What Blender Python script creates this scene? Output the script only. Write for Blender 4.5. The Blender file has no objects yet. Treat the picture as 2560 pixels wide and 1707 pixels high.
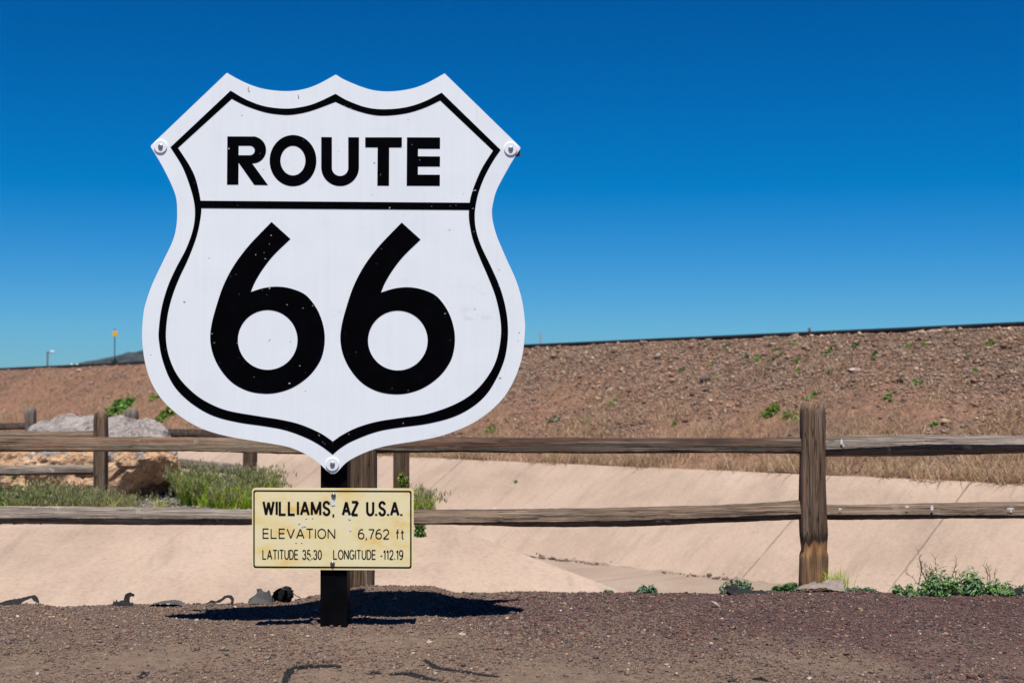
import bpy, bmesh, math, random
import numpy as np
from mathutils import Vector, Matrix, noise

R = math.radians
random.seed(66)
rng = np.random.default_rng(66)
scene = bpy.context.scene
COL = scene.collection

# ------------------------------------------------------------------ camera
EYE = 1.214
F = 50.0 / 36.0 * 2560
PITCH = math.atan((930 - 853.5) / F)
cam_d = bpy.data.cameras.new('camera')
cam = bpy.data.objects.new('camera', cam_d)
COL.objects.link(cam)
cam.location = (0, 0, EYE)
cam.rotation_euler = (R(90) + PITCH, 0, 0)
cam_d.lens = 50
cam_d.sensor_width = 36
cam_d.clip_end = 20000
cam_d.dof.use_dof = True
cam_d.dof.focus_distance = 6.9
cam_d.dof.aperture_fstop = 3.8
scene.camera = cam

# ------------------------------------------------------------------ sky, sun, exposure
SUN_EL = 72.0
world = bpy.data.worlds.new("World")
scene.world = world
world.use_nodes = True
wn = world.node_tree
bg = wn.nodes['Background']
sky = wn.nodes.new('ShaderNodeTexSky')
sky.sky_type = 'NISHITA'
sky.sun_disc = False
sky.sun_elevation = R(SUN_EL)
sky.sun_rotation = R(180)
sky.altitude = 2060
sky.air_density = 1.0
sky.dust_density = 0.15
sky.ozone_density = 3.0
SKY_K = 0.09
EXPO = 0.54
SKY_G = 2 ** (0.25 - EXPO)
hsv = wn.nodes.new('ShaderNodeHueSaturation')
hsv.inputs['Saturation'].default_value = 1.25
wn.links.new(sky.outputs[0], hsv.inputs['Color'])
# deep polarised blue: one gain and offset per colour channel for the whole sky
mul = wn.nodes.new('ShaderNodeVectorMath'); mul.operation = 'MULTIPLY'
mul.inputs[1].default_value = (0.33 * SKY_G, 0.60 * SKY_G, 1.0 * SKY_G)
sub = wn.nodes.new('ShaderNodeVectorMath'); sub.operation = 'SUBTRACT'
q = SKY_K * 2 ** EXPO
sub.inputs[1].default_value = (0.06 / q, 0.03 / q, 0.115 / q)
mxz = wn.nodes.new('ShaderNodeVectorMath'); mxz.operation = 'MAXIMUM'
mxz.inputs[1].default_value = (0.0, 0.0, 0.0)
wn.links.new(hsv.outputs[0], mul.inputs[0])
wn.links.new(mul.outputs[0], sub.inputs[0])
wn.links.new(sub.outputs[0], mxz.inputs[0])
wn.links.new(mxz.outputs[0], bg.inputs['Color'])
bg.inputs['Strength'].default_value = SKY_K

sun_d = bpy.data.lights.new('sun', 'SUN')
sun_d.energy = 5.0
sun_d.angle = R(0.53)
sun_d.color = (1.0, 0.97, 0.915)
sun = bpy.data.objects.new('sun', sun_d)
COL.objects.link(sun)
sun.rotation_euler = (R(90 - SUN_EL), 0, 0)      # shines towards +Y and down
sun.location = (0, -5, 12)
vs = scene.view_settings
scene.display_settings.display_device = 'sRGB'
vs.view_transform = 'Standard'
vs.look = 'None'
vs.exposure = EXPO
vs.gamma = 1.0


# ------------------------------------------------------------------ helpers
def P(px, py, Y):
    """world point seen at photograph pixel (px, py) at world depth Y"""
    a = (px - 1280) / F
    b = -(py - 853.5) / F
    y = math.cos(PITCH) - b * math.sin(PITCH)
    z = math.sin(PITCH) + b * math.cos(PITCH)
    s = Y / y
    return Vector((a * s, Y, EYE + z * s))


def tag(o, label=None, cat=None, group=None, kind=None):
    if label: o['label'] = label
    if cat: o['category'] = cat
    if group: o['group'] = group
    if kind: o['kind'] = kind
    return o


def empty(name, loc):
    o = bpy.data.objects.new(name, None)
    o.empty_display_size = 0.1
    o.location = loc
    COL.objects.link(o)
    return o


def base_loc(o):
    v = Vector((0, 0, 0))
    while o is not None:
        v += o.location
        o = o.parent
    return v


def link_mesh(name, me, mat=None, parent=None):
    o = bpy.data.objects.new(name, me)
    COL.objects.link(o)
    if mat is not None:
        me.materials.append(mat)
    if parent is not None:
        o.parent = parent
    return o


def from_bm(name, bm, mat, parent=None, smooth=False):
    """bm holds world coordinates"""
    if parent is not None:
        off = base_loc(parent)
        for v in bm.verts:
            v.co -= off
    bm.normal_update()
    me = bpy.data.meshes.new(name)
    bm.to_mesh(me)
    bm.free()
    if smooth:
        me.polygons.foreach_set('use_smooth', [True] * len(me.polygons))
    return link_mesh(name, me, mat, parent)


def from_np(name, verts, faces, mat, parent=None, colors=None, smooth=False):
    """verts (N,3) world, faces (M,k) int"""
    verts = np.asarray(verts, dtype=np.float32).copy()
    faces = np.asarray(faces, dtype=np.int32)
    if parent is not None:
        verts -= np.array(base_loc(parent), dtype=np.float32)
    me = bpy.data.meshes.new(name)
    M, k = faces.shape
    me.vertices.add(len(verts))
    me.vertices.foreach_set('co', verts.ravel())
    me.loops.add(M * k)
    me.loops.foreach_set('vertex_index', faces.ravel())
    me.polygons.add(M)
    me.polygons.foreach_set('loop_start', np.arange(0, M * k, k, dtype=np.int32))
    me.polygons.foreach_set('loop_total', np.full(M, k, dtype=np.int32))
    if smooth:
        me.polygons.foreach_set('use_smooth', np.ones(M, dtype=bool))
    me.update(calc_edges=True)
    if colors is not None:
        ca = me.color_attributes.new('tint', 'FLOAT_COLOR', 'POINT')
        c4 = np.ones((len(verts), 4), dtype=np.float32)
        c4[:, :3] = colors
        ca.data.foreach_set('color', c4.ravel())
    me.validate()
    return link_mesh(name, me, mat, parent)


# ---------- materials
class NT:
    def __init__(self, name):
        self.m = bpy.data.materials.new(name)
        self.m.use_nodes = True
        self.t = self.m.node_tree
        self.b = self.t.nodes['Principled BSDF']
        self.tc = self.t.nodes.new('ShaderNodeTexCoord')

    def n(self, kind, **kw):
        nd = self.t.nodes.new(kind)
        for k, v in kw.items():
            setattr(nd, k, v)
        return nd

    def l(self, a, b):
        self.t.links.new(a, b)

    def mapped(self, scale=(1, 1, 1), rot=(0, 0, 0), loc=(0, 0, 0)):
        mp = self.n('ShaderNodeMapping')
        mp.inputs['Scale'].default_value = scale
        mp.inputs['Rotation'].default_value = rot
        mp.inputs['Location'].default_value = loc
        self.l(self.tc.outputs['Object'], mp.inputs['Vector'])
        return mp.outputs[0]

    def noise(self, vec, scale, detail=4, rough=0.6, dist=0.0):
        nz = self.n('ShaderNodeTexNoise')
        nz.inputs['Scale'].default_value = scale
        nz.inputs['Detail'].default_value = detail
        nz.inputs['Roughness'].default_value = rough
        nz.inputs['Distortion'].default_value = dist
        self.l(vec, nz.inputs['Vector'])
        return nz.outputs[0]

    def ramp(self, fac, stops, interp='LINEAR'):
        r = self.n('ShaderNodeValToRGB')
        r.color_ramp.interpolation = interp
        el = r.color_ramp.elements
        while len(el) < len(stops):
            el.new(0.5)
        for e, (p, c) in zip(el, stops):
            e.position = p
            e.color = (c[0], c[1], c[2], 1) if not isinstance(c, (int, float)) else (c, c, c, 1)
        self.l(fac, r.inputs[0])
        return r.outputs[0]

    def mix(self, fac, a, b, mode='MIX'):
        mx = self.n('ShaderNodeMixRGB', blend_type=mode)
        for sock, v in ((mx.inputs[0], fac), (mx.inputs[1], a), (mx.inputs[2], b)):
            if isinstance(v, (int, float)):
                sock.default_value = v if sock.type == 'VALUE' else (v, v, v, 1)
            elif isinstance(v, tuple):
                sock.default_value = (v[0], v[1], v[2], 1)
            else:
                self.l(v, sock)
        return mx.outputs[0]

    def math(self, op, a, b=0.0, c=None):
        m = self.n('ShaderNodeMath', operation=op)
        for i, v in enumerate((a, b) if c is None else (a, b, c)):
            if isinstance(v, (int, float)):
                m.inputs[i].default_value = v
            else:
                self.l(v, m.inputs[i])
        return m.outputs[0]

    def sep(self, vec):
        s = self.n('ShaderNodeSeparateXYZ')
        self.l(vec, s.inputs[0])
        return s.outputs

    def bump(self, height, strength, dist):
        b = self.n('ShaderNodeBump')
        b.inputs['Strength'].default_value = strength
        b.inputs['Distance'].default_value = dist
        self.l(height, b.inputs['Height'])
        self.l(b.outputs[0], self.b.inputs['Normal'])

    def done(self, color=None, rough=0.8, spec=0.3, metal=0.0):
        if color is not None:
            if isinstance(color, tuple):
                self.b.inputs['Base Color'].default_value = (*color, 1)
            else:
                self.l(color, self.b.inputs['Base Color'])
        if isinstance(rough, (int, float)):
            self.b.inputs['Roughness'].default_value = rough
        else:
            self.l(rough, self.b.inputs['Roughness'])
        self.b.inputs['Specular IOR Level'].default_value = spec
        self.b.inputs['Metallic'].default_value = metal
        return self.m


def attr_mat(name, rough=0.85, spec=0.2, nscale=60.0, amount=0.25, transl=0.0):
    t = NT(name)
    a = t.n('ShaderNodeAttribute', attribute_name='tint')
    v = t.mapped()
    nz = t.noise(v, nscale, 3)
    g = t.ramp(nz, [(0.25, 1 - amount), (0.75, 1 + amount * 0.6)])
    c = t.mix(1.0, a.outputs['Color'], g, 'MULTIPLY')
    m = t.done(c, rough, spec)
    if transl > 0:
        tr = t.n('ShaderNodeBsdfTranslucent')
        t.l(c, tr.inputs['Color'])
        ms = t.n('ShaderNodeMixShader')
        ms.inputs[0].default_value = transl
        out = t.t.nodes['Material Output']
        t.l(t.b.outputs[0], ms.inputs[1])
        t.l(tr.outputs[0], ms.inputs[2])
        t.l(ms.outputs[0], out.inputs['Surface'])
    return m


def wood_mat(name, axis, tones, seed=0.0, bump=0.6, paint=False, lichen=0.0):
    """weathered timber; grain runs along axis 'x' or 'z'"""
    t = NT(name)
    lo = 2.2
    s_fine = (lo, 75, 75) if axis == 'x' else (75, 75, lo)
    s_hair = (4, 190, 190) if axis == 'x' else (190, 190, 4)
    s_mid = (0.9, 26, 26) if axis == 'x' else (26, 26, 0.9)
    vf = t.mapped(s_fine, loc=(seed, seed * 1.7, seed * 0.6))
    vm = t.mapped(s_mid, loc=(seed * 2.1, seed, seed))
    fine = t.noise(vf, 1.0, 5, 0.65, 0.4)
    mid = t.noise(vm, 1.0, 5, 0.6, 0.8)
    big = t.noise(t.mapped(loc=(seed, 0, 0)), 2.4, 4, 0.6)
    c1 = t.ramp(mid, [(0.28, tones[0]), (0.45, tones[1]), (0.58, tones[2]), (0.75, tones[3])])
    g = t.ramp(fine, [(0.32, 0.38), (0.44, 0.82), (0.56, 1.06), (0.72, 1.40)])
    c = t.mix(1.0, c1, g, 'MULTIPLY')
    hair = t.noise(t.mapped(s_hair, loc=(seed, 3, 7)), 1.0, 3, 0.7)
    c = t.mix(1.0, c, t.ramp(hair, [(0.30, 0.22), (0.44, 0.88), (0.58, 1.12), (0.72, 1.6)]), 'MULTIPLY')
    wv = t.noise(t.mapped((0.55, 17, 17) if axis == 'x' else (17, 17, 0.55), loc=(seed * 3, 2, 5)), 1.0, 3, 0.5, 0.5)
    for p0 in (0.40, 0.50, 0.61):       # long drying splits
        c = t.mix(t.ramp(wv, [(p0 - 0.008, 0.0), (p0, 0.8), (p0 + 0.003, 0.8), (p0 + 0.010, 0.0)]), c, (0.012, 0.008, 0.006))
    wh = t.noise(t.mapped((1.3, 40, 40) if axis == 'x' else (40, 40, 1.3), loc=(1, seed, 2)), 1.0, 4, 0.6)
    c = t.mix(t.ramp(wh, [(0.56, 0.0), (0.70, 0.35)]), c, (0.36, 0.30, 0.25))
    kn = t.noise(t.mapped((3.2, 9, 9) if axis == 'x' else (9, 9, 3.2), loc=(seed, 4, seed)), 1.0, 1, 0.4)
    c = t.mix(t.ramp(kn, [(0.755, 0.0), (0.78, 0.8)]), c, (0.045, 0.026, 0.016))
    gb = t.ramp(big, [(0.3, 0.80), (0.7, 1.30)])
    c = t.mix(1.0, c, gb, 'MULTIPLY')
    if paint:      # remains of old green and red stain between the grain
        pf = t.noise(t.mapped((0.5, 60, 60) if axis == 'x' else (60, 60, 0.5), loc=(3 + seed, 1, 2)), 1.0, 4, 0.6, 0.3)
        red = t.ramp(pf, [(0.53, 0.0), (0.60, 0.6), (0.66, 0.0)])
        grn = t.ramp(pf, [(0.34, 0.0), (0.40, 0.55), (0.47, 0.0)])
        pm = t.ramp(t.noise(t.mapped(loc=(seed, 5, 1)), 1.6, 3), [(0.40, 0.0), (0.58, 0.8)])
        c = t.mix(t.math('MULTIPLY', red, pm), c, (0.20, 0.055, 0.028))
        c = t.mix(t.math('MULTIPLY', grn, pm), c, (0.075, 0.115, 0.095))
    if lichen > 0:
        lf = t.ramp(t.noise(t.mapped(loc=(seed, 9, 4)), 9.0, 5, 0.7), [(0.60, 0.0), (0.68, lichen)])
        c = t.mix(lf, c, (0.42, 0.38, 0.33))
    h = t.mix(0.5, t.mix(0.5, mid, fine), hair)
    t.bump(h, bump, 0.014)
    return t.done(c, 0.88, 0.15)


W_WARM = [(0.095, 0.062, 0.042), (0.145, 0.096, 0.064), (0.195, 0.131, 0.089), (0.26, 0.185, 0.130)]
W_GREY = [(0.095, 0.074, 0.059), (0.150, 0.120, 0.097), (0.215, 0.178, 0.148), (0.31, 0.265, 0.225)]
W_DARK = [(0.020, 0.014, 0.011), (0.042, 0.028, 0.021), (0.068, 0.045, 0.033), (0.11, 0.075, 0.055)]
M_rail_paint = wood_mat('weathered_rail_stained', 'x', [(a * 0.78, b * 0.78, c * 0.76) for a, b, c in W_WARM], 0.7, paint=True, lichen=0.2)
M_rail_dark = wood_mat('weathered_rail_dark', 'x', W_DARK, 2.3, paint=True)
M_rail_grey = wood_mat('weathered_rail_grey', 'x', W_GREY, 4.1, lichen=0.35)
M_rail_mid = wood_mat('weathered_rail_brown', 'x', [(a * 0.85, b * 0.88, c * 0.92) for a, b, c in W_WARM], 6.5, lichen=0.2)
M_post = wood_mat('weathered_post', 'z', [(a * 0.85, b * 0.82, c * 0.78) for a, b, c in W_WARM], 1.3, 0.8)
M_post_grey = wood_mat('weathered_post_grey', 'z', W_GREY, 3.3, 0.6)
M_brace = wood_mat('brace_wood', 'x', W_WARM, 8.8)


# ------------------------------------------------------------------ local frame of channel and railway bank
O2 = Vector((3.22, 18.5, EYE))
UX = Vector((0.678, -0.735, 0)).normalized()
NX = Vector((-UX.y, UX.x, 0))
GRADE = 0.0165
ANG = math.atan2(UX.y, UX.x)


def L(t, d, z):
    return O2 + UX * t + NX * d + Vector((0, 0, z + GRADE * t))


def t_of(x, y):
    return (x - O2.x) * UX.x + (y - O2.y) * UX.y


def d_of(x, y):
    return (x - O2.x) * NX.x + (y - O2.y) * NX.y


def frame(o):
    o.location = O2
    o.rotation_euler = (0, 0, ANG)
    return o


def fb(x, y, z, s, oct=4):
    return noise.fractal(Vector((x * s, y * s, z * s)), 1.0, 2.0, oct)


def grid(name, us, vs_, fn, mat, smooth=True):
    verts, faces = [], []
    nu, nv = len(us), len(vs_)
    for u in us:
        for v in vs_:
            verts.append(fn(u, v))
    idx = np.arange(nu * nv).reshape(nu, nv)
    faces = np.stack([idx[:-1, :-1], idx[1:, :-1], idx[1:, 1:], idx[:-1, 1:]], -1).reshape(-1, 4)
    return from_np(name, np.array(verts), faces, mat, smooth=smooth)


# ------------------------------------------------------------------ setting: far plain and hill
def far_mat():
    t = NT('far_plain_earth')
    n1 = t.noise(t.mapped(), 0.05, 5)
    c = t.ramp(n1, [(0.3, (0.14, 0.09, 0.06)), (0.7, (0.20, 0.15, 0.09))])
    return t.done(c, 0.95, 0.1)


M_far = far_mat()
S = 6000
ground = from_np('ground', [(-S, -S, -3.2), (S, -S, -3.2), (S, S, -3.2), (-S, S, -3.2)], [(0, 1, 2, 3)], M_far)
tag(ground, kind='structure')


def hill_mat():
    t = NT('pine_covered_hill')
    n1 = t.noise(t.mapped(), 0.11, 6, 0.75)
    c = t.ramp(n1, [(0.40, (0.016, 0.027, 0.017)), (0.50, (0.045, 0.055, 0.036)), (0.60, (0.17, 0.135, 0.095))])
    t.bump(t.mix(0.5, n1, t.noise(t.mapped(), 0.16, 4, 0.7)), 1.0, 14.0)
    return t.done(c, 0.95, 0.05)


def hill_fn(u, v):
    # u: across, v: depth
    c = P(560, 930, 1600)
    x = c.x + u
    h = 39 * math.exp(-(u / 150.0) ** 2) * math.exp(-(v / 220.0) ** 2)
    h += (fb(x, v, 0, 0.05, 5) * 0.06 + abs(fb(x, v, 3, 0.20, 3)) * 0.05) * h
    return (x, 1600 + v, -4 + h)


hills = grid('hills', np.linspace(-520, 520, 260), np.linspace(-420, 420, 60), hill_fn, hill_mat())
tag(hills, kind='structure')


# ------------------------------------------------------------------ railway embankment
def bank_mat():
    t = NT('embankment_soil')
    v = t.mapped()
    n1 = t.noise(v, 0.55, 5, 0.6)
    n2 = t.noise(v, 9.0, 6, 0.7)
    n3 = t.noise(v, 38.0, 3, 0.6)
    c = t.ramp(n1, [(0.30, (0.125, 0.083, 0.063)), (0.47, (0.150, 0.096, 0.070)), (0.60, (0.195, 0.108, 0.070)), (0.76, (0.190, 0.135, 0.100))])
    bx, by, bz_ = t.sep(t.tc.outputs['Object'])
    band = t.ramp(t.math('ADD', t.math('MULTIPLY', by, 0.25), t.math('MULTIPLY', t.math('SUBTRACT', t.noise(v, 0.9, 5, 0.65), 0.5), 0.9)), [(0.22, 0.0), (0.38, 0.75), (0.52, 0.75), (0.66, 0.0)])
    c = t.mix(band, c, (0.195, 0.108, 0.072))
    west = t.ramp(t.math('ADD', t.math('MULTIPLY', bx, -0.05), t.math('SUBTRACT', t.noise(v, 0.5, 4, 0.6), 0.9)), [(0.05, 0.0), (0.7, 0.55)])
    c = t.mix(west, c, (0.205, 0.104, 0.066))
    g = t.ramp(n2, [(0.30, 0.55), (0.5, 1.0), (0.72, 1.4)])
    c = t.mix(1.0, c, g, 'MULTIPLY')
    g = t.ramp(n3, [(0.30, 0.72), (0.70, 1.25)])
    c = t.mix(1.0, c, g, 'MULTIPLY')
    t.bump(t.mix(0.5, n2, n3), 0.8, 0.05)
    return t.done(c, 0.95, 0.1)


def bank_z(t, d):
    if d < 0.5:
        z = -1.30 + 0.05 * max(d, 0)
    elif d < 3.9:
        z = -1.275 + (d - 0.5) / 3.4 * (0.59 + 1.275)
    elif d < 8.5:
        z = 0.59
    else:
        z = 0.59 - (d - 8.5) * 0.55
    a = 1.0 if 0.3 < d < 3.7 else 0.3
    z += a * (0.10 * fb(t, d, 0, 0.6, 4) + 0.035 * fb(t, d, 5, 3.0, 3))
    return z


ts = np.concatenate([np.linspace(-90, -16, 150), np.linspace(-15.8, 14, 240)])
ds = np.concatenate([np.linspace(0.0, 4.1, 50), np.linspace(4.5, 15, 16)])
bank = grid('embankment', ts, ds, lambda t, d: (t, d, bank_z(t, d) + GRADE * t), bank_mat())
frame(bank)
tag(bank, kind='structure')


# ------------------------------------------------------------------ concrete channel
JOINTS = (-20.0, -13.0, -9.4, -5.9, 1.09, 3.0, 6.5)


def concrete_mat(name, joints, tone=1.0, junction=False):
    t = NT(name)
    v = t.mapped()
    n1 = t.noise(v, 0.7, 5, 0.6, 0.5)
    n2 = t.noise(v, 26.0, 5, 0.7)
    n3 = t.noise(t.mapped((5.0, 1.1, 1.1)), 1.0, 5, 0.6)
    c = t.ramp(n1, [(0.25, (0.265 * tone, 0.193 * tone, 0.147 * tone)), (0.52, (0.338 * tone, 0.250 * tone, 0.190 * tone)), (0.8, (0.375 * tone, 0.286 * tone, 0.227 * tone))])
    c = t.mix(1.0, c, t.ramp(n2, [(0.28, 0.80), (0.5, 1.0), (0.75, 1.10)]), 'MULTIPLY')
    c = t.mix(1.0, c, t.ramp(n3, [(0.25, 0.80), (0.45, 0.98), (0.6, 1.0), (0.8, 1.07)]), 'MULTIPLY')
    n4 = t.noise(t.mapped((2.2, 0.5, 0.5), loc=(3, 8, 1)), 1.6, 6, 0.7, 0.6)
    c = t.mix(t.ramp(n4, [(0.55, 0.0), (0.62, 0.22), (0.66, 0.05), (0.74, 0.28)]), c, (0.215 * tone, 0.165 * tone, 0.135 * tone))
    c = t.mix(t.ramp(t.noise(v, 60.0, 2, 0.5), [(0.68, 0.0), (0.74, 0.5)]), c, (0.20, 0.15, 0.12))
    c = t.mix(t.ramp(t.noise(t.mapped(loc=(9, 2, 7)), 5.5, 3, 0.5), [(0.745, 0.0), (0.765, 0.6)]), c, (0.52, 0.46, 0.40))
    x, y, z = t.sep(t.tc.outputs['Object'])
    sp = t.ramp(t.noise(v, 7.0, 2, 0.5), [(0.72, 0.0), (0.76, 0.45)])
    c = t.mix(sp, c, (0.17, 0.13, 0.11))
    h = n2
    wob = t.math('MULTIPLY', t.math('SUBTRACT', t.noise(v, 3.0, 2), 0.5), 0.035)
    xw = t.math('ADD', x, wob)
    for j in joints:
        dd = t.math('ABSOLUTE', t.math('SUBTRACT', xw, j))
        m = t.math('LESS_THAN', dd, 0.011)
        m = t.math('MULTIPLY', m, t.ramp(t.noise(t.mapped(loc=(j, 0, 0)), 4.0, 3), [(0.30, 0.15), (0.5, 0.8)]))
        c = t.mix(m, c, (0.12, 0.09, 0.075))
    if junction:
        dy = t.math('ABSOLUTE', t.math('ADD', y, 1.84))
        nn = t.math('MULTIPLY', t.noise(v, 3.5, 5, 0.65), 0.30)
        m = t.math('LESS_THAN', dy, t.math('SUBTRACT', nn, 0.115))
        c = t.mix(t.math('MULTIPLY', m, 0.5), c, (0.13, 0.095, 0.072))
    t.bump(h, 0.22, 0.01)
    return t.done(c, 0.9, 0.2)


def chan_profile(t, d):
    # far slope, floor, near side slope
    if d > -1.8:
        z = -1.30 + (d / 1.8) * 1.12
    elif d > -5.26:
        z = -2.42
    else:
        top = -1.33 if t < 2.05 else -1.33 - (t - 2.05) * 0.735 / 4.5 - GRADE * (t - 2.05)
        z = -2.42 + (-5.26 - d) / 1.8 * (top - 0.05 + 2.42)
    z += 0.006 * fb(t, d, 2, 1.4, 3)
    return z


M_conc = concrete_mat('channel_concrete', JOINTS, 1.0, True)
ts2 = np.concatenate([np.linspace(-90, -12, 80), np.linspace(-11.8, 12, 160)])
ds2 = np.array([0.35, 0.0, -0.3, -0.6, -0.9, -1.2, -1.5, -1.76, -1.84, -2.2, -2.8, -3.4, -4.0, -4.7, -5.2, -5.32, -5.7, -6.1, -6.5, -6.8, -7.06])[::-1]
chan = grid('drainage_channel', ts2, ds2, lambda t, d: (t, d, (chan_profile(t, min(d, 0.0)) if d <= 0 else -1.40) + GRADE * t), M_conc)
frame(chan)
tag(chan, kind='structure')

# darker channel floor sediment: a thin sheet lying on the floor
M_floor = concrete_mat('channel_floor_concrete', (-3.0, 0.0, 2.6), 0.80)
floor_s = grid('channel_floor', ts2, np.linspace(-5.2, -1.92, 14), lambda t, d: (t, d, chan_profile(t, d) + 0.006 + GRADE * t), M_floor)
frame(floor_s)
tag(floor_s, kind='structure')

# terrace between the side apron and the main channel, and the apron itself
Cx, Cy = -0.58, 12.2


def apron_z(y):
    return EYE - 1.30 - (12.2 - y) / 4.5


def edge_x(y):
    """x of the terrace back edge / apron ridge (parallel to the channel) at depth y"""
    return Cx + (12.2 - y) * UX.x / (-UX.y)


M_apron = concrete_mat('apron_concrete', (), 1.02)


def apron_fn(s, y):
    x1 = edge_x(y)
    if s > 1:          # the rim rolls over into the side slope of the main channel
        e = (s - 1) * 0.5
        return (x1 + NX.x * e, y + NX.y * e, apron_z(y) - 0.62 * e - 0.10 * e * e)
    x = -16 + s * (x1 + 16)
    z = apron_z(y) + 0.005 * fb(x, y, 1, 0.9, 3) * min(1.0, (1 - s) * 60)
    return (x, y, z)


apron = grid('concrete_apron', np.concatenate([np.linspace(0, 0.9, 60), np.linspace(0.905, 1, 40), [1.04, 1.2, 1.6, 2.2]]), np.linspace(8.3, 12.25, 60), apron_fn, M_apron)
tag(apron, kind='structure')


def terr_mat():
    t = NT('terrace_gravel_earth')
    v = t.mapped()
    n1 = t.noise(v, 1.2, 5, 0.6)
    n2 = t.noise(v, 45.0, 5, 0.7)
    c = t.ramp(n1, [(0.3, (0.19, 0.155, 0.14)), (0.55, (0.25, 0.21, 0.195)), (0.75, (0.24, 0.17, 0.12))])
    c = t.mix(1.0, c, t.ramp(n2, [(0.3, 0.6), (0.5, 1.0), (0.72, 1.35)]), 'MULTIPLY')
    t.bump(n2, 0.8, 0.03)
    return t.done(c, 0.95, 0.1)


def terr_z(x, y):
    return EYE - 1.30 + 0.03 * fb(x, y, 4, 1.1, 4) + 0.012


def terr_fn(s, y):
    x1 = edge_x(y)
    x = -40 + s * (x1 - 0.02 + 40)
    e = min(1.0, (y - 12.2) / 0.15)
    if y < 12.2:
        return (x, y, apron_z(y) - 0.05)
    return (x, y, (terr_z(x, y) - 0.012) * e + (EYE - 1.30) * (1 - e) + 0.006)


terrace = grid('terrace_ground', np.concatenate([np.linspace(0, 0.7, 30), np.linspace(0.71, 1, 100)]), np.concatenate([[12.1], np.linspace(12.2, 22, 90), np.linspace(22.5, 50, 20)]), terr_fn, terr_mat())
tag(terrace, kind='structure')


# ------------------------------------------------------------------ foreground ground
EDGE = [(-1500, 1505), (-400, 1500), (0, 1512), (91, 1510), (153, 1517), (274, 1512), (365, 1512), (494, 1512), (560, 1510), (621, 1508), (731, 1500),
        (797, 1487), (872, 1472), (927, 1463), (1065, 1464), (1102, 1472), (1139, 1482), (1212, 1483), (1270, 1480), (1358, 1479),
        (1431, 1482), (1541, 1483), (1774, 1484), (1893, 1477), (1985, 1476), (2123, 1475), (2260, 1484), (2560, 1484), (3200, 1486), (5000, 1490)]
CREST = 7.78
EX = np.array([P(px, py, CREST).x for px, py in EDGE])
EZ = np.array([P(px, py, CREST).z for px, py in EDGE])


def gnd_z(x, y):
    s = min(1.0, max(0.0, (y - 6.75) / 1.03))
    s = s * s * (3 - 2 * s)
    z = s * float(np.interp(x * CREST / max(y, 6.5), EX, EZ))
    z += 0.010 * fb(x, y, 0, 1.3, 3) + 0.005 * fb(x, y, 7, 6.0, 3)
    if y > CREST + 0.02:
        z -= (y - CREST - 0.02) * 0.75
    return z


def front_mat():
    t = NT('cinder_gravel_ground')
    v = t.mapped()
    x, y, z = t.sep(t.tc.outputs['Object'])
    n1 = t.noise(v, 1.3, 5, 0.6, 0.4)
    n2 = t.noise(v, 90.0, 6, 0.75)
    n3 = t.noise(v, 14.0, 5, 0.65)
    dirt = t.ramp(n3, [(0.3, (0.110, 0.077, 0.057)), (0.55, (0.152, 0.107, 0.079)), (0.8, (0.190, 0.136, 0.101))])
    cind = t.ramp(n3, [(0.3, (0.070, 0.043, 0.039)), (0.6, (0.108, 0.067, 0.058)), (0.8, (0.14, 0.095, 0.082))])
    wx = t.math('ADD', t.math('MULTIPLY', x, 0.34), t.math('MULTIPLY', t.math('SUBTRACT', y, 6.8), 0.20))
    f = t.math('ADD', wx, t.math('MULTIPLY', t.math('SUBTRACT', n1, 0.5), 2.0))
    f = t.ramp(f, [(0.12, 0.0), (0.62, 1.0)])
    c = t.mix(f, dirt, cind)
    c = t.mix(1.0, c, t.ramp(n2, [(0.28, 0.5), (0.5, 1.0), (0.75, 1.5)]), 'MULTIPLY')
    t.bump(t.mix(0.35, n2, n3), 0.9, 0.012)
    return t.done(c, 0.95, 0.1)


gx = np.concatenate([np.linspace(-9, -3.4, 40), np.linspace(-3.35, 3.35, 330), np.linspace(3.4, 9, 40)])
gy = np.concatenate([np.linspace(-4, 4.6, 24), np.linspace(4.7, 8.0, 205), np.linspace(8.05, 9.9, 12)])
gnd = grid('gravel_ground', gx, gy, lambda x, y: (x, y, gnd_z(x, y)), front_mat())
tag(gnd, kind='structure')


# ------------------------------------------------------------------ stones
CUBE = np.array([(-1, -1, -1), (1, -1, -1), (1, 1, -1), (-1, 1, -1), (-1, -1, 1), (1, -1, 1), (1, 1, 1), (-1, 1, 1)], dtype=np.float32) * 0.62
CF = np.array([(0, 3, 2, 1), (4, 5, 6, 7), (0, 1, 5, 4), (1, 2, 6, 5), (2, 3, 7, 6), (3, 0, 4, 7)])


def rand_rot(n):
    q = rng.normal(size=(n, 4))
    q /= np.linalg.norm(q, axis=1, keepdims=True)
    w, x, y, z = q.T
    return np.stack([np.stack([1 - 2 * (y * y + z * z), 2 * (x * y - z * w), 2 * (x * z + y * w)], -1),
                     np.stack([2 * (x * y + z * w), 1 - 2 * (x * x + z * z), 2 * (y * z - x * w)], -1),
                     np.stack([2 * (x * z - y * w), 2 * (y * z + x * w), 1 - 2 * (x * x + y * y)], -1)], 1)


def stones(name, pos, size, cols, mat, flat=0.75):
    n = len(pos)
    v = CUBE[None] + rng.uniform(-0.38, 0.38, (n, 8, 3))
    v *= rng.uniform(0.65, 1.2, (n, 1, 3))
    v = np.einsum('nij,nkj->nki', rand_rot(n), v)
    v[:, :, 2] *= flat
    v = v * size[:, None, None] * 0.5 + pos[:, None, :]
    f = (CF[None] + 8 * np.arange(n)[:, None, None]).reshape(-1, 4)
    c = np.repeat(cols, 8, axis=0)
    return from_np(name, v.reshape(-1, 3), f, mat, colors=c)


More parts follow.
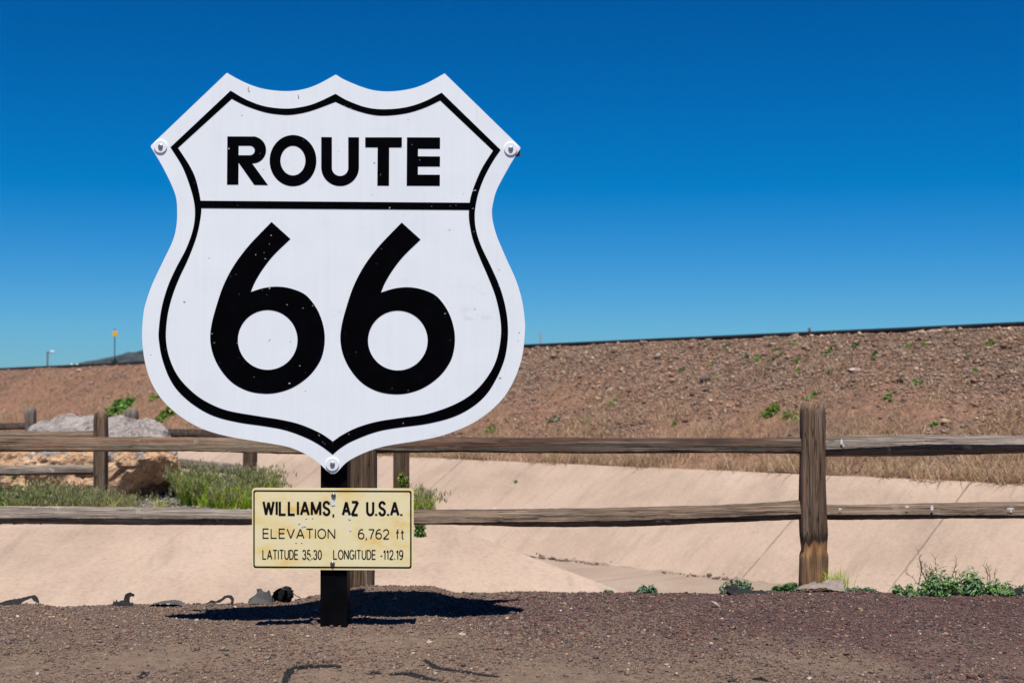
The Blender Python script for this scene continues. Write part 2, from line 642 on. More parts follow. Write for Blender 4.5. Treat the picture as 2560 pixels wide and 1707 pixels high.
def pick(pal, n, jit=0.18):
    pal = np.array(pal, dtype=np.float32)
    p = pal[:, 3] / pal[:, 3].sum()
    k = rng.choice(len(pal), n, p=p)
    c = pal[k, :3] * rng.uniform(1 - jit, 1 + jit, (n, 1)) * rng.uniform(0.95, 1.05, (n, 3))
    return np.clip(c, 0.01, 0.8)


M_stone = attr_mat('loose_stone', 0.9, 0.2, 120.0, 0.25)
PAL_BROWN = [(0.162, 0.106, 0.078, 5), (0.128, 0.087, 0.07, 4), (0.199, 0.133, 0.092, 3), (0.147, 0.111, 0.096, 3), (0.142, 0.073, 0.052, 2), (0.285, 0.208, 0.144, 0.8), (0.399, 0.336, 0.264, 0.25), (0.085, 0.066, 0.06, 2)]
PAL_CIND = [(0.1, 0.05, 0.044, 5), (0.071, 0.045, 0.045, 4), (0.138, 0.065, 0.052, 3), (0.114, 0.083, 0.076, 2.5), (0.052, 0.039, 0.04, 2.5), (0.209, 0.152, 0.12, 0.7), (0.399, 0.328, 0.264, 0.2)]

N = 330000
x = rng.uniform(-3.6, 3.6, N)
y = 4.9 + (8.02 - 4.9) * rng.random(N)
keep = np.empty(N, bool)
zz = np.empty(N)
red = np.empty(N)
for i in range(N):
    a = fb(x[i], y[i], 3, 0.9, 3)
    b = fb(x[i], y[i], 9, 2.6, 3)
    dens = 0.36 + 0.40 * max(0, (y[i] - 6.2)) + 0.5 * a + 0.55 * b + 0.16 * max(0, x[i])
    keep[i] = rng.random() < min(1.0, max(0.05, dens))
    red[i] = 0.34 * x[i] + 0.20 * (y[i] - 6.8) + 0.7 * a + 0.1
    zz[i] = gnd_z(x[i], y[i])
x, y, zz, red = x[keep], y[keep], zz[keep], red[keep]
n = len(x)
size = np.clip(rng.lognormal(math.log(0.0062), 0.50, n), 0.003, 0.034)
c1, c2 = pick(PAL_BROWN, n), pick(PAL_CIND, n)
fr = (rng.random(n) < np.clip((red - 0.05) * 1.6, 0.05, 0.95))[:, None]
cols = np.where(fr, c2, c1)
pos = np.stack([x, y, zz + size * 0.12], -1)
gravel = stones('gravel', pos, size, cols, M_stone)
tag(gravel, 'loose brown and reddish cinder gravel scattered over the ground under the sign', 'gravel', kind='stuff')

# stones on the railway bank
N = 190000
t = np.where(rng.random(N) < 0.72, rng.uniform(-12, 4.5, N), rng.uniform(-40, -12, N))
d = 0.3 + 3.75 * rng.random(N) ** 0.75
zz = np.empty(N)
keep = np.empty(N, bool)
for i in range(N):
    a = fb(t[i], d[i], 3, 0.5, 3)
    dens = 0.10 + (d[i] - 1.0) * 0.42 + 0.75 * a + 0.4 * fb(t[i], d[i], 6, 1.8, 3) + (0.10 if t[i] > -12 else -0.30)
    keep[i] = rng.random() < min(1.0, max(0.03, dens))
    zz[i] = bank_z(t[i], d[i]) + GRADE * t[i]
t, d, zz = t[keep], d[keep], zz[keep]
n = len(t)
size = np.clip(rng.lognormal(math.log(0.0205), 0.50, n), 0.009, 0.13)
PAL_BANK = [(0.205, 0.122, 0.084, 5), (0.26, 0.181, 0.131, 4), (0.161, 0.098, 0.07, 3.5), (0.343, 0.236, 0.158, 2.2), (0.244, 0.122, 0.075, 2), (0.238, 0.192, 0.158, 2.5), (0.465, 0.329, 0.219, 0.9), (0.111, 0.073, 0.058, 1.5)]
wx = O2.x + UX.x * t + NX.x * d
wy = O2.y + UX.y * t + NX.y * d
pos = np.stack([wx, wy, EYE + zz + size * 0.15], -1)
ballast = stones('ballast_gravel', pos, size, pick(PAL_BANK, n), M_stone)
tag(ballast, 'brown and grey ballast stones strewn over the railway embankment slope', 'gravel', kind='stuff')

# grey gravel on the terrace
N = 16000
y = 12.2 + 6.5 * rng.random(N) ** 1.6
xe = np.array([edge_x(v) for v in y])
x = xe - 0.05 - 7.0 * rng.random(N)
zz = np.array([terr_z(a, b) for a, b in zip(x, y)])
size = np.clip(rng.lognormal(math.log(0.024), 0.4, N), 0.01, 0.07)
PAL_TERR = [(0.22, 0.19, 0.185, 5), (0.27, 0.24, 0.235, 3), (0.17, 0.14, 0.135, 3), (0.24, 0.18, 0.14, 2), (0.4, 0.37, 0.35, 0.6)]
tgr = stones('terrace_gravel', np.stack([x, y, zz + size * 0.1], -1), size, pick(PAL_TERR, N), M_stone)
tag(tgr, 'grey gravel spread on the terrace around the boulder', 'gravel', kind='stuff')

# dirt and pebbles washed into the foot of the far slope
N = 800
t = rng.uniform(-12, 4, N)
d = -1.86 + rng.normal(0, 0.05, N)
keep = np.array([fb(a, 0, 0, 0.9, 3) > -0.05 for a in t])
t, d = t[keep], d[keep]
n = len(t)
size = np.clip(rng.lognormal(math.log(0.028), 0.5, n), 0.01, 0.10)
zz = np.array([max(chan_profile(a, b), -2.42) + GRADE * a for a, b in zip(t, d)])
deb = stones('channel_debris', np.stack([O2.x + UX.x * t + NX.x * d, O2.y + UX.y * t + NX.y * d, EYE + zz + 0.01], -1), size, pick([(0.12, 0.085, 0.065, 3), (0.17, 0.12, 0.095, 2), (0.08, 0.06, 0.05, 2)], n), M_stone, 0.5)
tag(deb, 'dark dirt and pebbles along the foot of the far concrete slope', 'debris', kind='stuff')


# ------------------------------------------------------------------ plants
def blades(pos, h, lean, width, cols):
    """arrays -> verts, tri faces, colours; curved five-vertex blades"""
    n = len(pos)
    az = rng.uniform(0, 2 * math.pi, n)
    la = rng.uniform(0, 2 * math.pi, n)
    dx, dy = np.cos(la) * lean * h, np.sin(la) * lean * h
    wx_, wy_ = np.cos(az) * width * 0.5, np.sin(az) * width * 0.5
    V = np.zeros((n, 5, 3))
    V[:, 0] = pos + np.stack([-wx_, -wy_, 0 * h - 0.01], -1)
    V[:, 1] = pos + np.stack([wx_, wy_, 0 * h - 0.01], -1)
    mid = pos + np.stack([dx * 0.35, dy * 0.35, h * 0.6], -1)
    V[:, 2] = mid + np.stack([wx_ * 0.75, wy_ * 0.75, 0 * h], -1)
    V[:, 3] = mid - np.stack([wx_ * 0.75, wy_ * 0.75, 0 * h], -1)
    V[:, 4] = pos + np.stack([dx, dy, h * (1 - 0.25 * lean)], -1)
    fidx = np.array([(0, 1, 2), (0, 2, 3), (3, 2, 4)])
    f = (fidx[None] + 5 * np.arange(n)[:, None, None]).reshape(-1, 3)
    c = np.repeat(cols, 5, axis=0)
    return V.reshape(-1, 3), f, c


M_grass = attr_mat('grass_blade', 0.75, 0.25, 30.0, 0.2, 0.5)
M_leaf = attr_mat('weed_leaf', 0.6, 0.3, 40.0, 0.2, 0.3)

# dry grass on the bank: a fringe over the concrete edge and a thinning cover above
N = 230000
t = 8 - 42 * rng.random(N) ** 1.6
d = np.abs(rng.normal(0.05, 0.98, N)) * 1.0
far_d = rng.random(N) < 0.42
d[far_d] = 0.2 + 3.5 * rng.random(far_d.sum()) ** 1.5
keep = np.empty(N, bool)
zz = np.empty(N)
ed = np.empty(N)
for i in range(N):
    a = fb(t[i], d[i], 11, 1.2, 3)
    keep[i] = rng.random() < min(1, max(0.04, 0.66 + 1.5 * a - max(0, d[i] - 1.2) * (0.42 if t[i] > -11 else 0.12)))
    ed[i] = 0.07 * fb(t[i], 0, 2, 2.2, 3)
    zz[i] = bank_z(t[i], max(d[i], 0)) + GRADE * t[i]
t, d, zz, ed = t[keep], d[keep], zz[keep], ed[keep]
n = len(t)
d2 = d + ed - 0.02
pos = np.stack([O2.x + UX.x * t + NX.x * d2, O2.y + UX.y * t + NX.y * d2, EYE + zz], -1)
h = np.clip(rng.lognormal(math.log(0.118), 0.50, n), 0.03, 0.38) * np.where(d < 0.9, 1.0, 0.62)
PAL_DRY = [(0.575, 0.414, 0.252, 5), (0.472, 0.325, 0.201, 4), (0.636, 0.493, 0.332, 3), (0.369, 0.236, 0.161, 3), (0.369, 0.335, 0.151, 1.2), (0.441, 0.276, 0.221, 3), (0.226, 0.148, 0.1, 1.5)]
v, f, c = blades(pos, h, rng.uniform(0.3, 1.8, n), rng.uniform(0.004, 0.011, n), pick(PAL_DRY, n, 0.25))
dry = from_np('dry_grass', v, f, M_grass, colors=c)
tag(dry, 'dry straw coloured grass along the top of the concrete slope', 'grass', kind='stuff')


def leaf_cloud(center, radii, n, size, pal, up=0.5, seed=0, ground_fn=None, fill=0.55):
    """many small folded leaves through a low dome; returns verts, faces, colours"""
    r = np.random.default_rng(seed + 5)
    ctr = np.array(center)
    # several sub-mounds so that the outline is uneven
    m = max(3, int(n / 90))
    ang = r.uniform(0, 2 * math.pi, m)
    rad = np.sqrt(r.random(m)) * 0.72
    sub = np.stack([np.cos(ang) * rad * radii[0], np.sin(ang) * rad * radii[1], np.zeros(m)], -1)
    hs = r.uniform(0.45, 1.0, m) * radii[2] * (1 - 0.55 * rad)
    k = r.integers(0, m, n)
    dirv = r.normal(size=(n, 3))
    dirv[:, 2] = np.abs(dirv[:, 2])
    dirv /= np.linalg.norm(dirv, axis=1, keepdims=True)
    rr = r.random(n) ** 0.5
    p = sub[k] + dirv * rr[:, None] * np.stack([np.full(n, radii[0] * 0.42), np.full(n, radii[1] * 0.42), hs[k]], -1)
    p += ctr
    if ground_fn is not None:
        gz = np.array([ground_fn(a, b) for a, b in p[:, :2]])
        p[:, 2] = np.maximum(p[:, 2] - ctr[2] + gz, gz + 0.005)
    nrm = dirv + r.normal(0, 0.6, (n, 3))
    nrm[:, 2] += up
    nrm /= np.linalg.norm(nrm, axis=1, keepdims=True)
    tvec = np.cross(nrm, r.normal(size=(n, 3)))
    tvec /= np.linalg.norm(tvec, axis=1, keepdims=True)
    bvec = np.cross(nrm, tvec)
    s = size * r.uniform(0.6, 1.35, n)[:, None]
    V = np.stack([p - tvec * s, p + bvec * s * 0.42 + nrm * s * 0.12, p + tvec * s - nrm * s * 0.25, p - bvec * s * 0.42 + nrm * s * 0.12], 1)
    f = np.array([(0, 1, 2), (0, 2, 3)])
    f = (f[None] + 4 * np.arange(n)[:, None, None]).reshape(-1, 3)
    pal = np.array(pal, dtype=np.float32)
    kk = r.choice(len(pal), n, p=pal[:, 3] / pal[:, 3].sum())
    col = pal[kk, :3] * r.uniform(0.7, 1.3, (n, 1))
    return V.reshape(-1, 3), f, np.repeat(col, 4, axis=0)


def join(*parts):
    vs_, fs, cs, o = [], [], [], 0
    for v, f, c in parts:
        vs_.append(v); fs.append(f + o); cs.append(c); o += len(v)
    return np.concatenate(vs_), np.concatenate(fs), np.concatenate(cs)


G_FRESH = [(0.145, 0.281, 0.051, 4), (0.102, 0.212, 0.044, 3), (0.221, 0.34, 0.076, 3), (0.289, 0.34, 0.102, 1)]
G_YELL = [(0.192, 0.296, 0.048, 4), (0.304, 0.336, 0.072, 3), (0.12, 0.2, 0.04, 3)]
G_DARK = [(0.048, 0.12, 0.035, 4), (0.072, 0.16, 0.048, 3), (0.112, 0.192, 0.064, 2)]
G_BLUE = [(0.142, 0.237, 0.123, 4), (0.104, 0.19, 0.095, 3), (0.209, 0.304, 0.171, 2)]
G_SEED = [(0.686, 0.594, 0.155, 4), (0.488, 0.517, 0.106, 4), (0.286, 0.386, 0.054, 3), (0.86, 0.697, 0.202, 2)]
G_OLIVE = [(0.516, 0.702, 0.081, 4), (0.366, 0.578, 0.057, 4), (0.687, 0.806, 0.132, 3), (0.988, 0.826, 0.189, 1.2)]


def weed(name, label, cat, px, py, Y, w_px, h_px, n, leaf, pal, seed, gfn=None, depth=0.6, group=None, z=None):
    c = P(px, py, Y)
    s = Y / F
    zz = c.z if z is None else z
    v, f, col = leaf_cloud((c.x, c.y, zz), (w_px * s / 2 * 1.12, w_px * s / 2 * depth, h_px * s * 1.5), int(n * 1.4), leaf, pal, 0.5, seed, gfn)
    o = from_np(name, v, f, M_leaf, colors=col)
    return tag(o, label, cat, group)


def tuft(name, label, cat, px, py, Y, w_px, h_px, n, pal, seed, width=0.006, lean=(0.1, 0.7), gz=None, group=None, seedheads=0.0):
    global rng
    old = rng
    rng = np.random.default_rng(seed)
    c = P(px, py, Y)
    s = Y / F
    m = max(2, n // 60)
    ax = rng.normal(0, 0.27, m) * w_px * s
    ay = rng.normal(0, 0.16, m) * w_px * s
    k = rng.integers(0, m, n)
    n = int(n * 1.25)
    k = rng.integers(0, m, n)
    width = width * 0.68
    pos = np.stack([c.x + ax[k] + rng.normal(0, 0.03, n), c.y + ay[k] + rng.normal(0, 0.03, n), np.full(n, c.z)], -1)
    if gz is not None:
        pos[:, 2] = [gz(a, b) for a, b in pos[:, :2]]
    mh = rng.uniform(0.6, 1.05, m)
    h = h_px * s * mh[k] * rng.uniform(0.45, 1.1, n)
    v, f, col = blades(pos, h, rng.uniform(lean[0], lean[1], n), rng.uniform(width * 0.6, width * 1.4, n), pick(pal, n, 0.3))
    parts = [(v, f, col)]
    if seedheads > 0:
        q = rng.random(n) < seedheads
        tips = v.reshape(-1, 5, 3)[q, 4]
        reps = 5
        tp = np.repeat(tips, reps, axis=0) + rng.normal(0, 0.012, (len(tips) * reps, 3)) - np.array([0, 0, 0.012])
        vv, ff, cc = blades(tp, rng.uniform(0.018, 0.035, len(tp)), rng.uniform(0.3, 1.3, len(tp)), np.full(len(tp), width * 1.3), pick([(0.30, 0.28, 0.16, 3), (0.23, 0.25, 0.11, 3), (0.37, 0.33, 0.21, 1)], len(tp), 0.2))
        parts.append((vv, ff, cc))
    rng = old
    v, f, col = join(*parts)
    o = from_np(name, v, f, M_grass, colors=col)
    return tag(o, label, cat, group)


# plants at the near bank edge
gz8 = gnd_z
weed('weed_plant', 'small round green weed on the gravel edge halfway along the fence', 'weed', 1622, 1484, 7.79, 60, 22, 330, 0.012, G_BLUE, 1, gz8)
weed('weed_plant', 'lacy green weed behind the crumpled black sheet on the gravel edge', 'weed', 1838, 1484, 7.79, 88, 34, 520, 0.013, G_BLUE, 2, gz8)
weed('weed_plant', 'dark broad-leaved weed at the left foot of the chewed fence post', 'weed', 1960, 1478, 7.79, 90, 28, 300, 0.020, G_DARK, 3, gz8)
weed('weed_plant', 'low grey-green sprig between the chewed fence post and the twiggy shrub', 'weed', 2150, 1486, 7.79, 90, 14, 220, 0.011, G_BLUE, 4, gz8)
tuft('grass_tuft', 'thin green grass tuft just right of the chewed fence post', 'grass', 2102, 1474, 7.85, 42, 62, 150, G_OLIVE, 5, 0.004, (0.1, 0.8))
weed('weed_plant', 'tiny green sprig on the gravel edge beside the concrete ridge', 'weed', 1525, 1484, 7.79, 34, 10, 90, 0.009, G_BLUE, 6, gz8)
weed('weed_plant', 'small leafy green weed hanging over the concrete at the right edge of the yellow plate', 'weed', 1045, 1350, 11.9, 52, 56, 260, 0.030, G_FRESH, 7)
tuft('grass_tuft', 'feathery green grass tuft on the terrace right of the yellow plate', 'grass', 1066, 1302, 12.3, 55, 92, 420, G_OLIVE, 8, 0.008, (0.1, 0.7), seedheads=0.4)


def tube(bm, pts, r0, r1, seg=6):
    rings = []
    for i, p in enumerate(pts):
        p = Vector(p)
        a = Vector(pts[max(0, i - 1)]); b = Vector(pts[min(len(pts) - 1, i + 1)])
        dr = (b - a)
        if dr.length < 1e-9:
            dr = Vector((0, 0, 1))
        dr.normalize()
        u = dr.orthogonal().normalized()
        w = dr.cross(u)
        r = r0 + (r1 - r0) * i / max(1, len(pts) - 1)
        rings.append([bm.verts.new(p + (u * math.cos(2 * math.pi * k / seg) + w * math.sin(2 * math.pi * k / seg)) * r) for k in range(seg)])
    for a, b in zip(rings, rings[1:]):
        for k in range(seg):
            bm.faces.new((a[k], a[(k + 1) % seg], b[(k + 1) % seg], b[k]))
    bm.faces.new(rings[0][::-1]); bm.faces.new(rings[-1])


# low shrub with bare twigs on the right
sh = empty('twiggy_shrub', P(2400, 1484, 7.79))
tag(sh, 'sprawling green shrub with bare curled twigs at the gravel edge', 'shrub')
parts = []
for i, (px, w, hp, nn, lf) in enumerate([(2260, 60, 34, 260, 0.013), (2340, 130, 64, 900, 0.014), (2420, 120, 60, 760, 0.014), (2500, 110, 40, 640, 0.013), (2580, 100, 36, 420, 0.014)]):
    c = P(px, 1484, 7.79)
    s = 7.79 / F
    parts.append(leaf_cloud((c.x, c.y, c.z), (w * s / 2, 0.13, hp * s * 1.45), int(nn * 1.5), lf, G_BLUE + G_FRESH[:2], 0.5, 40 + i, gz8))
v, f, c = join(*parts)
from_np('foliage', v, f, M_leaf, sh, colors=c)
tw = NT('dry_twig').done((0.10, 0.075, 0.045), 0.9, 0.1)
rr = random.Random(4)
for i in range(22):
    bm = bmesh.new()
    px = 2292 + 200 * rr.random() ** 1.3
    p = P(px, 1462 - 16 * rr.random(), 7.79 + rr.uniform(-0.06, 0.06))
    pts = [p.copy()]
    dirv = Vector((rr.uniform(-0.5, 0.5), rr.uniform(-0.3, 0.3), 1.0)).normalized()
    ln = rr.uniform(0.05, 0.17) * (1.15 if px < 2400 else 0.7)
    for k in range(5):
        dirv = (dirv + Vector((rr.uniform(-.35, .35), rr.uniform(-.3, .3), rr.uniform(-.25, .15)))).normalized()
        pts.append(pts[-1] + dirv * ln / 5)
        if k >= 1:
            sd = (dirv + Vector((rr.choice((-1, 1)) * rr.uniform(.5, 1), rr.uniform(-.4, .4), 0.1))).normalized()
            q = pts[-1]
            tube(bm, [q, q + sd * 0.016, q + sd * 0.028 + Vector((0, 0, -0.006 * rr.random()))], 0.0013, 0.0007, 4)
    tube(bm, pts, 0.0021, 0.0010, 4)
    from_bm('bare_twig', bm, tw, sh)


# terrace weeds
def tz(a, b):
    return terr_z(a, max(b, 12.25))


tuft('grass_clump', 'lush green seeding grass clump between the boulder and the yellow plate', 'grass', 628, 1258, 13.7, 112, 105, 1700, G_OLIVE, 21, 0.009, (0.1, 0.55), tz, seedheads=0.5)
tuft('grass_clump', 'green grass clump growing against the shaded end of the boulder', 'grass', 497, 1262, 13.7, 74, 108, 1200, G_FRESH + G_OLIVE, 22, 0.009, (0.1, 0.8), tz, seedheads=0.35)
tuft('grass_clump', 'shorter green grass clump in the middle of the grass beside the boulder', 'grass', 565, 1264, 13.5, 90, 80, 800, G_OLIVE, 25, 0.009, (0.1, 0.9), tz, seedheads=0.4)
tuft('grass_clump', 'pale seeding grass in front of the boulder under the rear end post', 'grass', 250, 1290, 12.75, 190, 66, 1800, G_SEED, 23, 0.008, (0.2, 1.0), tz, seedheads=0.6)
weed('weed_plant', 'dark leafy weed with tall stems below the left part of the boulder', 'weed', 42, 1288, 12.7, 150, 90, 900, 0.026, G_DARK + G_FRESH, 24, tz, 0.5)
tuft('grass_clump', 'pale mixed weeds in front of the middle of the boulder', 'grass', 120, 1290, 12.7, 130, 92, 1100, G_SEED + G_FRESH, 26, 0.009, (0.1, 0.8), tz, seedheads=0.5)
weed('weed_plant', 'low green weed in the shade right of the boulder base', 'weed', 443, 1284, 12.9, 50, 12, 160, 0.022, G_FRESH, 27, tz)
weed('creeping_vine', 'yellowish creeper climbing the foot of the post right of the yellow plate', 'vine', 1010, 1215, 12.05, 26, 42, 130, 0.022, G_YELL, 28)

# plants on the railway bank


def on_bank(px, py):
    """bank point under pixel: march along d for the ray"""
    best = None
    for d in np.arange(0.05, 4.2, 0.03):
        a = (px - 1280) / F
        # solve t with x/y = a' on the line at offset d
        bx, by = O2.x + NX.x * d, O2.y + NX.y * d
        t = (a * by - bx) / (UX.x - a * UX.y)
        w = L(t, d, bank_z(t, d))
        # project back
        rel = w - Vector((0, 0, EYE))
        yy = rel.y * math.cos(PITCH) + rel.z * math.sin(PITCH)
        zz = -rel.y * math.sin(PITCH) + rel.z * math.cos(PITCH)
        py2 = 853.5 - zz / yy * F
        e = abs(py2 - py)
        if best is None or e < best[0]:
            best = (e, w, t, d)
    return best[1], best[2], best[3]


def bank_gz(a, b):
    return EYE + bank_z(t_of(a, b), max(0.0, d_of(a, b))) + GRADE * t_of(a, b)


def bank_weed(name, label, cat, px, py, w_px, h_px, n, leaf, pal, seed, group=None):
    w, t, d = on_bank(px, py)
    s = w.y / F
    v, f, col = leaf_cloud((w.x, w.y, w.z), (w_px * s / 2, w_px * s / 2, h_px * s), n, leaf, pal, 0.6, seed, bank_gz)
    o = from_np(name, v, f, M_leaf, colors=col)
    return tag(o, label, cat, group)


bank_weed('bank_shrub', 'largest bright green bush on the bank behind the boulder', 'bush', 296, 1030, 92, 36, 900, 0.10, G_FRESH, 60)
bank_weed('bank_shrub', 'yellow-green bush at the left rim of the shield, upper of two', 'bush', 392, 992, 50, 24, 300, 0.09, G_YELL, 61)
bank_weed('bank_shrub', 'yellow-green bush at the left rim of the shield, lower of two', 'bush', 424, 1045, 70, 32, 460, 0.085, G_YELL, 62)
bank_weed('bank_shrub', 'round bright green bush on the bank left of the chewed fence post', 'bush', 1928, 1030, 56, 32, 520, 0.045, G_YELL, 63)
bank_weed('bank_shrub', 'smaller yellowish bush touching the chewed fence post', 'bush', 1974, 1034, 42, 22, 260, 0.042, G_YELL, 64)
bank_weed('bank_shrub', 'small lone bush on the bank above the fence rail near the shield', 'bush', 1232, 1075, 42, 18, 160, 0.05, G_YELL, 65)
weed_t = L(-4.2, -0.45, -1.30 - 0.28)
v, f, col = leaf_cloud(weed_t, (0.05, 0.05, 0.07), 60, 0.022, G_FRESH, 0.6, 77)
tag(from_np('weed_plant', v, f, M_leaf, colors=col), 'tiny green weed growing on the far concrete slope', 'weed')
rr = random.Random(9)
spots = [(1925, 862), (1940, 880), (1990, 858), (2065, 882), (2088, 868), (2140, 860), (2190, 890), (2310, 862), (2415, 890), (1990, 906), (2000, 925), (1860, 895), (1780, 915), (1708, 927), (1774, 945), (2070, 935), (2300, 955), (2222, 1000), (1890, 900), (2270, 865), (2180, 900), (1810, 870), (1460, 1060), (1690, 1060), (1390, 1052), (2000, 1048), (2335, 1060), (1530, 1010), (2470, 865), (1935, 895), (2040, 990), (2440, 930)]
for i, (px, py) in enumerate(spots):
    bank_weed('bank_weed', 'small green weed sprouting among the ballast stones of the embankment slope', 'weed', px + rr.uniform(-6, 6), py, rr.uniform(22, 44), rr.uniform(8, 14), 60, 0.034, G_FRESH if rr.random() < 0.7 else G_DARK, 100 + i, 'small weeds on the embankment slope')


# ------------------------------------------------------------------ rocks
def rock_mat(name, stops, scale=6.0, bump=0.6):
    t = NT(name)
    v = t.mapped()
    n1 = t.noise(v, scale, 6, 0.65, 0.6)
    n2 = t.noise(v, scale * 9, 4, 0.7)
    c = t.ramp(n1, stops)
    c = t.mix(1.0, c, t.ramp(n2, [(0.3, 0.7), (0.7, 1.25)]), 'MULTIPLY')
    t.bump(t.mix(0.4, n1, n2), bump, 0.03)
    return t.done(c, 0.92, 0.15)


def boulder_mat():
    t = NT('boulder_rock')
    v = t.mapped()
    n1 = t.noise(v, 3.2, 6, 0.68, 0.8)
    n2 = t.noise(v, 34.0, 5, 0.7)
    n3 = t.noise(v, 9.0, 4, 0.6, 0.5)
    g = t.n('ShaderNodeNewGeometry')
    nz = t.sep(g.outputs['True Normal'])[2]
    zpos = t.sep(t.tc.outputs['Object'])[2]
    tan = t.ramp(n1, [(0.30, (0.30, 0.165, 0.105)), (0.50, (0.455, 0.285, 0.165)), (0.70, (0.50, 0.36, 0.25))])
    gry = t.ramp(n3, [(0.3, (0.165, 0.142, 0.132)), (0.55, (0.27, 0.236, 0.218)), (0.75, (0.37, 0.33, 0.305))])
    # grey weathered skin on the upper slab and in patches of the broken face
    f = t.math('ADD', t.math('MULTIPLY', t.math('SUBTRACT', zpos, 0.52), 7.0), t.math('MULTIPLY', t.math('SUBTRACT', n1, 0.48), 9.0))
    f = t.ramp(f, [(0.30, 0.0), (0.5, 1.0)])
    c = t.mix(f, tan, gry)
    c = t.mix(1.0, c, t.ramp(n2, [(0.3, 0.68), (0.5, 1.0), (0.72, 1.22)]), 'MULTIPLY')
    cr = t.ramp(t.noise(t.mapped((1.6, 1.6, 4.0)), 1.6, 6, 0.65, 0.8), [(0.475, 0.0), (0.498, 0.8), (0.515, 0.0)])
    c = t.mix(cr, c, (0.07, 0.05, 0.04))
    pit = t.ramp(t.noise(v, 8.0, 3, 0.5), [(0.66, 0.0), (0.72, 0.75)])
    c = t.mix(pit, c, (0.06, 0.045, 0.04))
    t.bump(t.mix(0.5, n3, n2), 0.8, 0.035)
    return t.done(c, 0.92, 0.12)


def build_boulder():
    # stations along the boulder: pixel x, (py top-back, py ridge, py mid front, py foot)
    st = [(-70, 1150, 1160, 1200, 1260), (-30, 1100, 1125, 1185, 1280), (40, 1078, 1112, 1170, 1290), (120, 1045, 1108, 1165, 1292), (200, 1041, 1106, 1165, 1292),
          (270, 1047, 1104, 1166, 1294), (340, 1056, 1108, 1170, 1292), (375, 1052, 1112, 1164, 1284), (405, 1066, 1118, 1152, 1280), (430, 1096, 1128, 1152, 1270), (446, 1134, 1146, 1162, 1255)]
    rows = []
    foot_z = EYE - 1.34
    for (px, a, b, m, ft) in st:
        u = (px + 70) / 514.0
        yc = 14.15 + 0.45 * (1 - u)          # front ridge depth
        taper = 0.35 + 0.65 * math.sin(math.pi * min(1, max(0, u * 0.9 + 0.07)))
        back = P(px, a, yc + 0.75 * taper)
        ridge = P(px, b, yc)
        mid = P(px, m, yc - 0.16 * taper)
        und = max(0.0, (px - 290) / 150.0)
        low = P(px - 40 * und, ft - 40 - 25 * und, yc - 0.10 * taper * (1 - und) + 0.85 * und)
        foot = Vector((P(px - 70 * und, ft, yc).x, yc + 0.05 + 1.15 * und, foot_z))
        bb = Vector((back.x - 0.2 * und, max(back.y + 0.15, foot.y + 0.08), foot_z))
        bm_ = Vector((back.x, back.y + 0.12, (back.z + foot_z) / 2))
        mid2 = (back + ridge) / 2 + Vector((0, 0, 0.02))
        rows.append([foot, low, mid, ridge, mid2, back, bm_, bb])
    bm = bmesh.new()
    vr = [[bm.verts.new(p) for p in r] for r in rows]
    k = len(vr[0])
    for a, b in zip(vr, vr[1:]):
        for i in range(k):
            bm.faces.new((a[i], b[i], b[(i + 1) % k], a[(i + 1) % k]))
    bm.faces.new(vr[0]); bm.faces.new(vr[-1][::-1])
    bmesh.ops.recalc_face_normals(bm, faces=bm.faces[:])
    bmesh.ops.subdivide_edges(bm, edges=bm.edges[:], cuts=9, use_grid_fill=True, smooth=0.35)
    bmesh.ops.triangulate(bm, faces=[f for f in bm.faces if len(f.verts) > 4])
    bm.normal_update()
    for v in bm.verts:
        p = v.co
        q = 0.075 * fb(p.x, p.y, p.z, 1.5, 3) + 0.020 * (abs(fb(p.x, p.y, p.z, 3.6, 4)) - 0.25) + 0.030 * fb(p.x, p.y, p.z, 9.0, 4)
        vd = noise.voronoi(Vector((p.x * 2.6 + 0.5 * p.z, p.y * 2.6, p.z * 4.2)))[0]
        q -= 0.028 * max(0.0, 0.22 - (vd[1] - vd[0])) / 0.22
        v.co = p + v.normal * q
    return bm


root = empty('boulder', (P(200, 1290, 14.3).x, 14.3, EYE - 1.32))
tag(root, 'large grey and orange boulder with an undercut shaded end behind the fence', 'boulder')
bm = build_boulder()
ob = from_bm('rock_body', bm, boulder_mat(), root)


def lump(name, label, cat, center, radii, mat, seed, jag=0.25, group=None, rot=0.0):
    bm = bmesh.new()
    bmesh.ops.create_icosphere(bm, subdivisions=3, radius=1.0)
    rr = random.Random(seed)
    planes = [(Vector((rr.uniform(-1, 1), rr.uniform(-1, 1), rr.uniform(-0.6, 1))).normalized(), rr.uniform(0.55, 0.85)) for _ in range(9)]
    cr, sr = math.cos(rot), math.sin(rot)
    for v in bm.verts:
        p = v.co.copy()
        for nn, dd in planes:
            e = p.dot(nn) - dd
            if e > 0:
                p -= nn * e * 0.9
        p *= 1 + jag * 0.5 * fb(p.x + seed, p.y, p.z, 1.6, 3)
        p = Vector((p.x * radii[0], p.y * radii[1], p.z * radii[2]))
        p = Vector((p.x * cr - p.z * sr, p.y, p.x * sr + p.z * cr))
        v.co = p + Vector(center)
    o = from_bm(name, bm, mat)
    return tag(o, label, cat, group)


